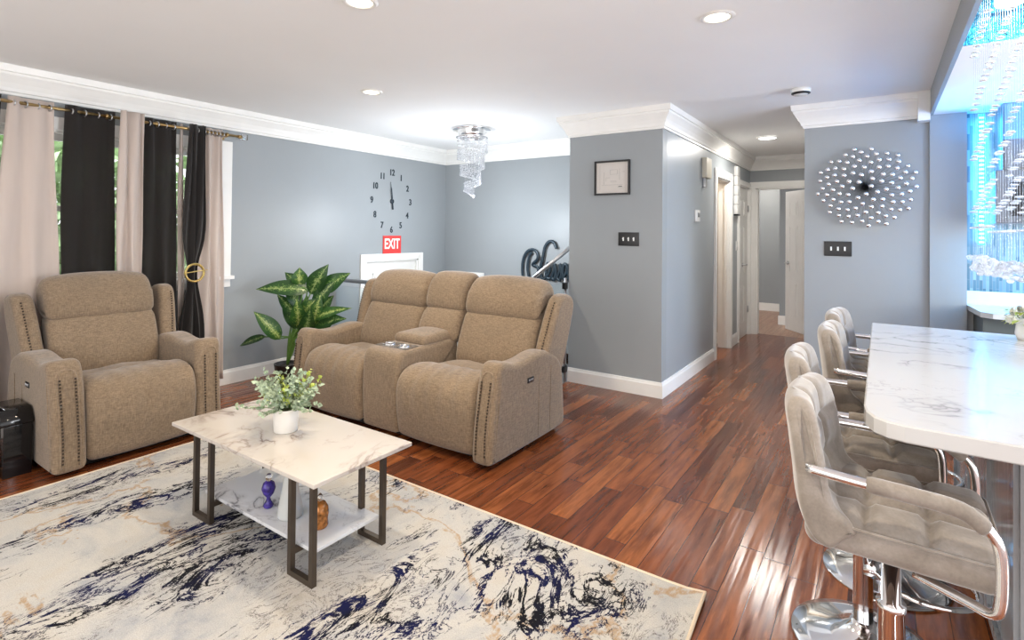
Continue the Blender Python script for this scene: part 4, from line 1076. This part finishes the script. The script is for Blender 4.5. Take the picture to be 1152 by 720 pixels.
def strand(pts_z, top, r0=.0009, bead=(.012, .012, .006), n=6):
    m = MB(); m.tube([(0, 0, 0), (0, 0, min(pts_z))], r0, 4, cap=False)
    for z in pts_z: m.ball((0, 0, z), bead, n, 4)
    return m
def island_chandelier():
    r = thing('crystal_chandelier', 'long crystal strand chandelier hanging over the kitchen island', 'chandelier', (.66, 3.05, 2.43))
    MB().rbox((.64, .50, .05), .008, 2, 1, c=(0, 0, .029)).build('canopy', 'chrome', r)
    for x in (-.20, 0, .20):
        for y in (-.13, .10):
            MB().lathe([(0, -.016), (.045, -.016), (.050, -.008), (.050, .004), (0, .004)], (x, y, 0), 20, cap=False).build('lamp', 'bulb', r)
    k = 0; rnd = random.Random(9)
    for i in range(11):
        for j in range(9):
            x = -.305+.061*i; y = -.225+.056*j
            zs = []; ph = (-i*.037-j*.012) % .24
            z = -.10-(.24-ph)
            while z > -.93: zs.append(z+rnd.uniform(-.006, .006)); z -= .24 if z > -.7 else .08
            zs.append(-.99-.02*sin(i*1.2)); zs = sorted(zs, reverse=True)
            m = MB(); m.tube([(0, 0, 0), (0, 0, -1.13)], .0005, 4, cap=False)
            for z in zs: m.ball((0, 0, z), (.017, .017, .006), 6, 4)
            c0 = -1.15-.025*sin(i*.9)
            for q in range(6): m.ball((rnd.uniform(-.02, .02), rnd.uniform(-.02, .02), c0+rnd.uniform(-.035, .035)), (.013, .013, .009), 6, 4)
            o = m.build('crystal_strand', 'crystalb', r, (x, y, 0))
    light('lamp_light', 'AREA', (0, 0, -.03), 6, (1, .98, .95), .45, (0, 0, 0), r)
m_, t_, b_ = nt('bright_crystal'); b_.inputs['Base Color'].default_value = (.95, .97, 1, 1); b_.inputs['Roughness'].default_value = .06; b_.inputs['Metallic'].default_value = .12
b_.inputs['Transmission Weight'].default_value = .85; b_.inputs['IOR'].default_value = 1.5
MT['crystalb'] = m_
island_chandelier()

def stair_chandelier():
    r = thing('spiral_chandelier', 'round chrome ceiling chandelier with a spiral of hanging crystals over the stairwell', 'chandelier', (-3.56, 4.43, ZC))
    MB().lathe([(0, -.022), (.20, -.022), (.205, -.012), (.20, 0), (0, 0)], n=40, cap=False).build('canopy', 'chrome', r)
    MB().lathe([(.150, -.022), (.150, -.085), (.17, -.088), (.172, -.10), (.145, -.102), (.145, -.022)], n=40, cap=False).build('lower_ring', 'chrome', r)
    for k in range(5):
        a = 2*pi*k/5; MB().ball((.095*cos(a), .095*sin(a), -.045), .022, 10, 6).build('bulb', 'bulb', r)
    rnd = random.Random(8); K = 96
    for k in range(K):
        t = k/(K-1); a = 6*pi*t; rr = .150*(1-t)**.55*.9+.025; L = .22+.50*t
        m = MB(); m.tube([(0, 0, -.03), (0, 0, -L)], .0008, 4, cap=False)
        z = -L; c = 0
        while c < 4+int(4*(1-t)) and z < -.10:
            m.ball((rnd.uniform(-.006, .006), rnd.uniform(-.006, .006), z), .0105 if c else .014, 6, 4); z += .0235 if c < 4 else .045; c += 1
        m.build('crystal_strand', 'crystalb', r, (rr*cos(a), rr*sin(a), 0))
    light('bulb_light', 'POINT', (0, 0, -1.0), 40, (.86, .93, 1), .12, (0, 0, 0), r)
stair_chandelier()

def downlight(x, y, label, power=55):
    r = thing('recessed_ceiling_light', label, 'ceiling light', (x, y, ZC), 0, 'recessed ceiling lights')
    MB().lathe([(.058, -.001), (.060, -.007), (.078, -.008), (.086, -.001)], n=36, cap=False).build('trim_ring', 'trim', r)
    MB().lathe([(0, -.003), (.059, -.003), (.059, -.0005), (0, -.0005)], n=32, cap=False).build('lens', 'down', r)
    light('lamp_light', 'SPOT', (0, 0, -.03), power, (1, .86, .66), .06, (0, 0, 0), r, cone=2.5)
downlight(-3.29, 2.838, 'recessed ceiling light farthest left, near the spiral chandelier')
downlight(-.677, 2.784, 'recessed ceiling light at the top right with a warm ring', 24)
downlight(-2.04, 1.683, 'recessed ceiling light cut by the top edge of the photo')
downlight(-.80, .95, 'recessed ceiling light out of the picture above the rug and bar stools')
def hall_light():
    r = thing('hall_ceiling_light', 'bright white flush ceiling light in the hallway', 'ceiling light', (-1.05, 6.55, ZC))
    MB().lathe([(.085, -.001), (.090, -.014), (.105, -.014), (.108, -.001)], n=32, cap=False).build('trim_ring', 'trim', r)
    MB().lathe([(0, -.012), (.088, -.012), (.088, -.001), (0, -.001)], n=32, cap=False).build('lens', 'fixture', r)
    light('lamp_light', 'AREA', (0, 0, -.03), 14, (1, .95, .88), .2, (0, 0, 0), r)
hall_light()
def hidden_room_lamp(loc, p, col, label):  # unseen lamp put in to light a side room
    r = thing('unseen_room_lamp', label, 'ceiling light', loc)
    MB().lathe([(0, -.06), (.08, -.055), (.13, -.03), (.14, 0), (0, 0)], n=24, cap=False).build('shade', 'fixture', r)
    light('lamp_light', 'POINT', (0, 0, -.14), p, col, .1, (0, 0, 0), r)
hidden_room_lamp((-2.3, 6.6, ZC-.0), 12, (1, .80, .55), 'added unseen warm lamp lighting the room beyond the first hall doorway')
hidden_room_lamp((-1.9, 9.6, ZC-.055), 30, (1, .94, .86), 'unseen lamp lighting the room at the end of the hall')
struct('ceiling_bathroom', slab((-3.1, PX1-.12, 5.7, 7.3, ZC+.001, ZC+.08)), 'ceiling')
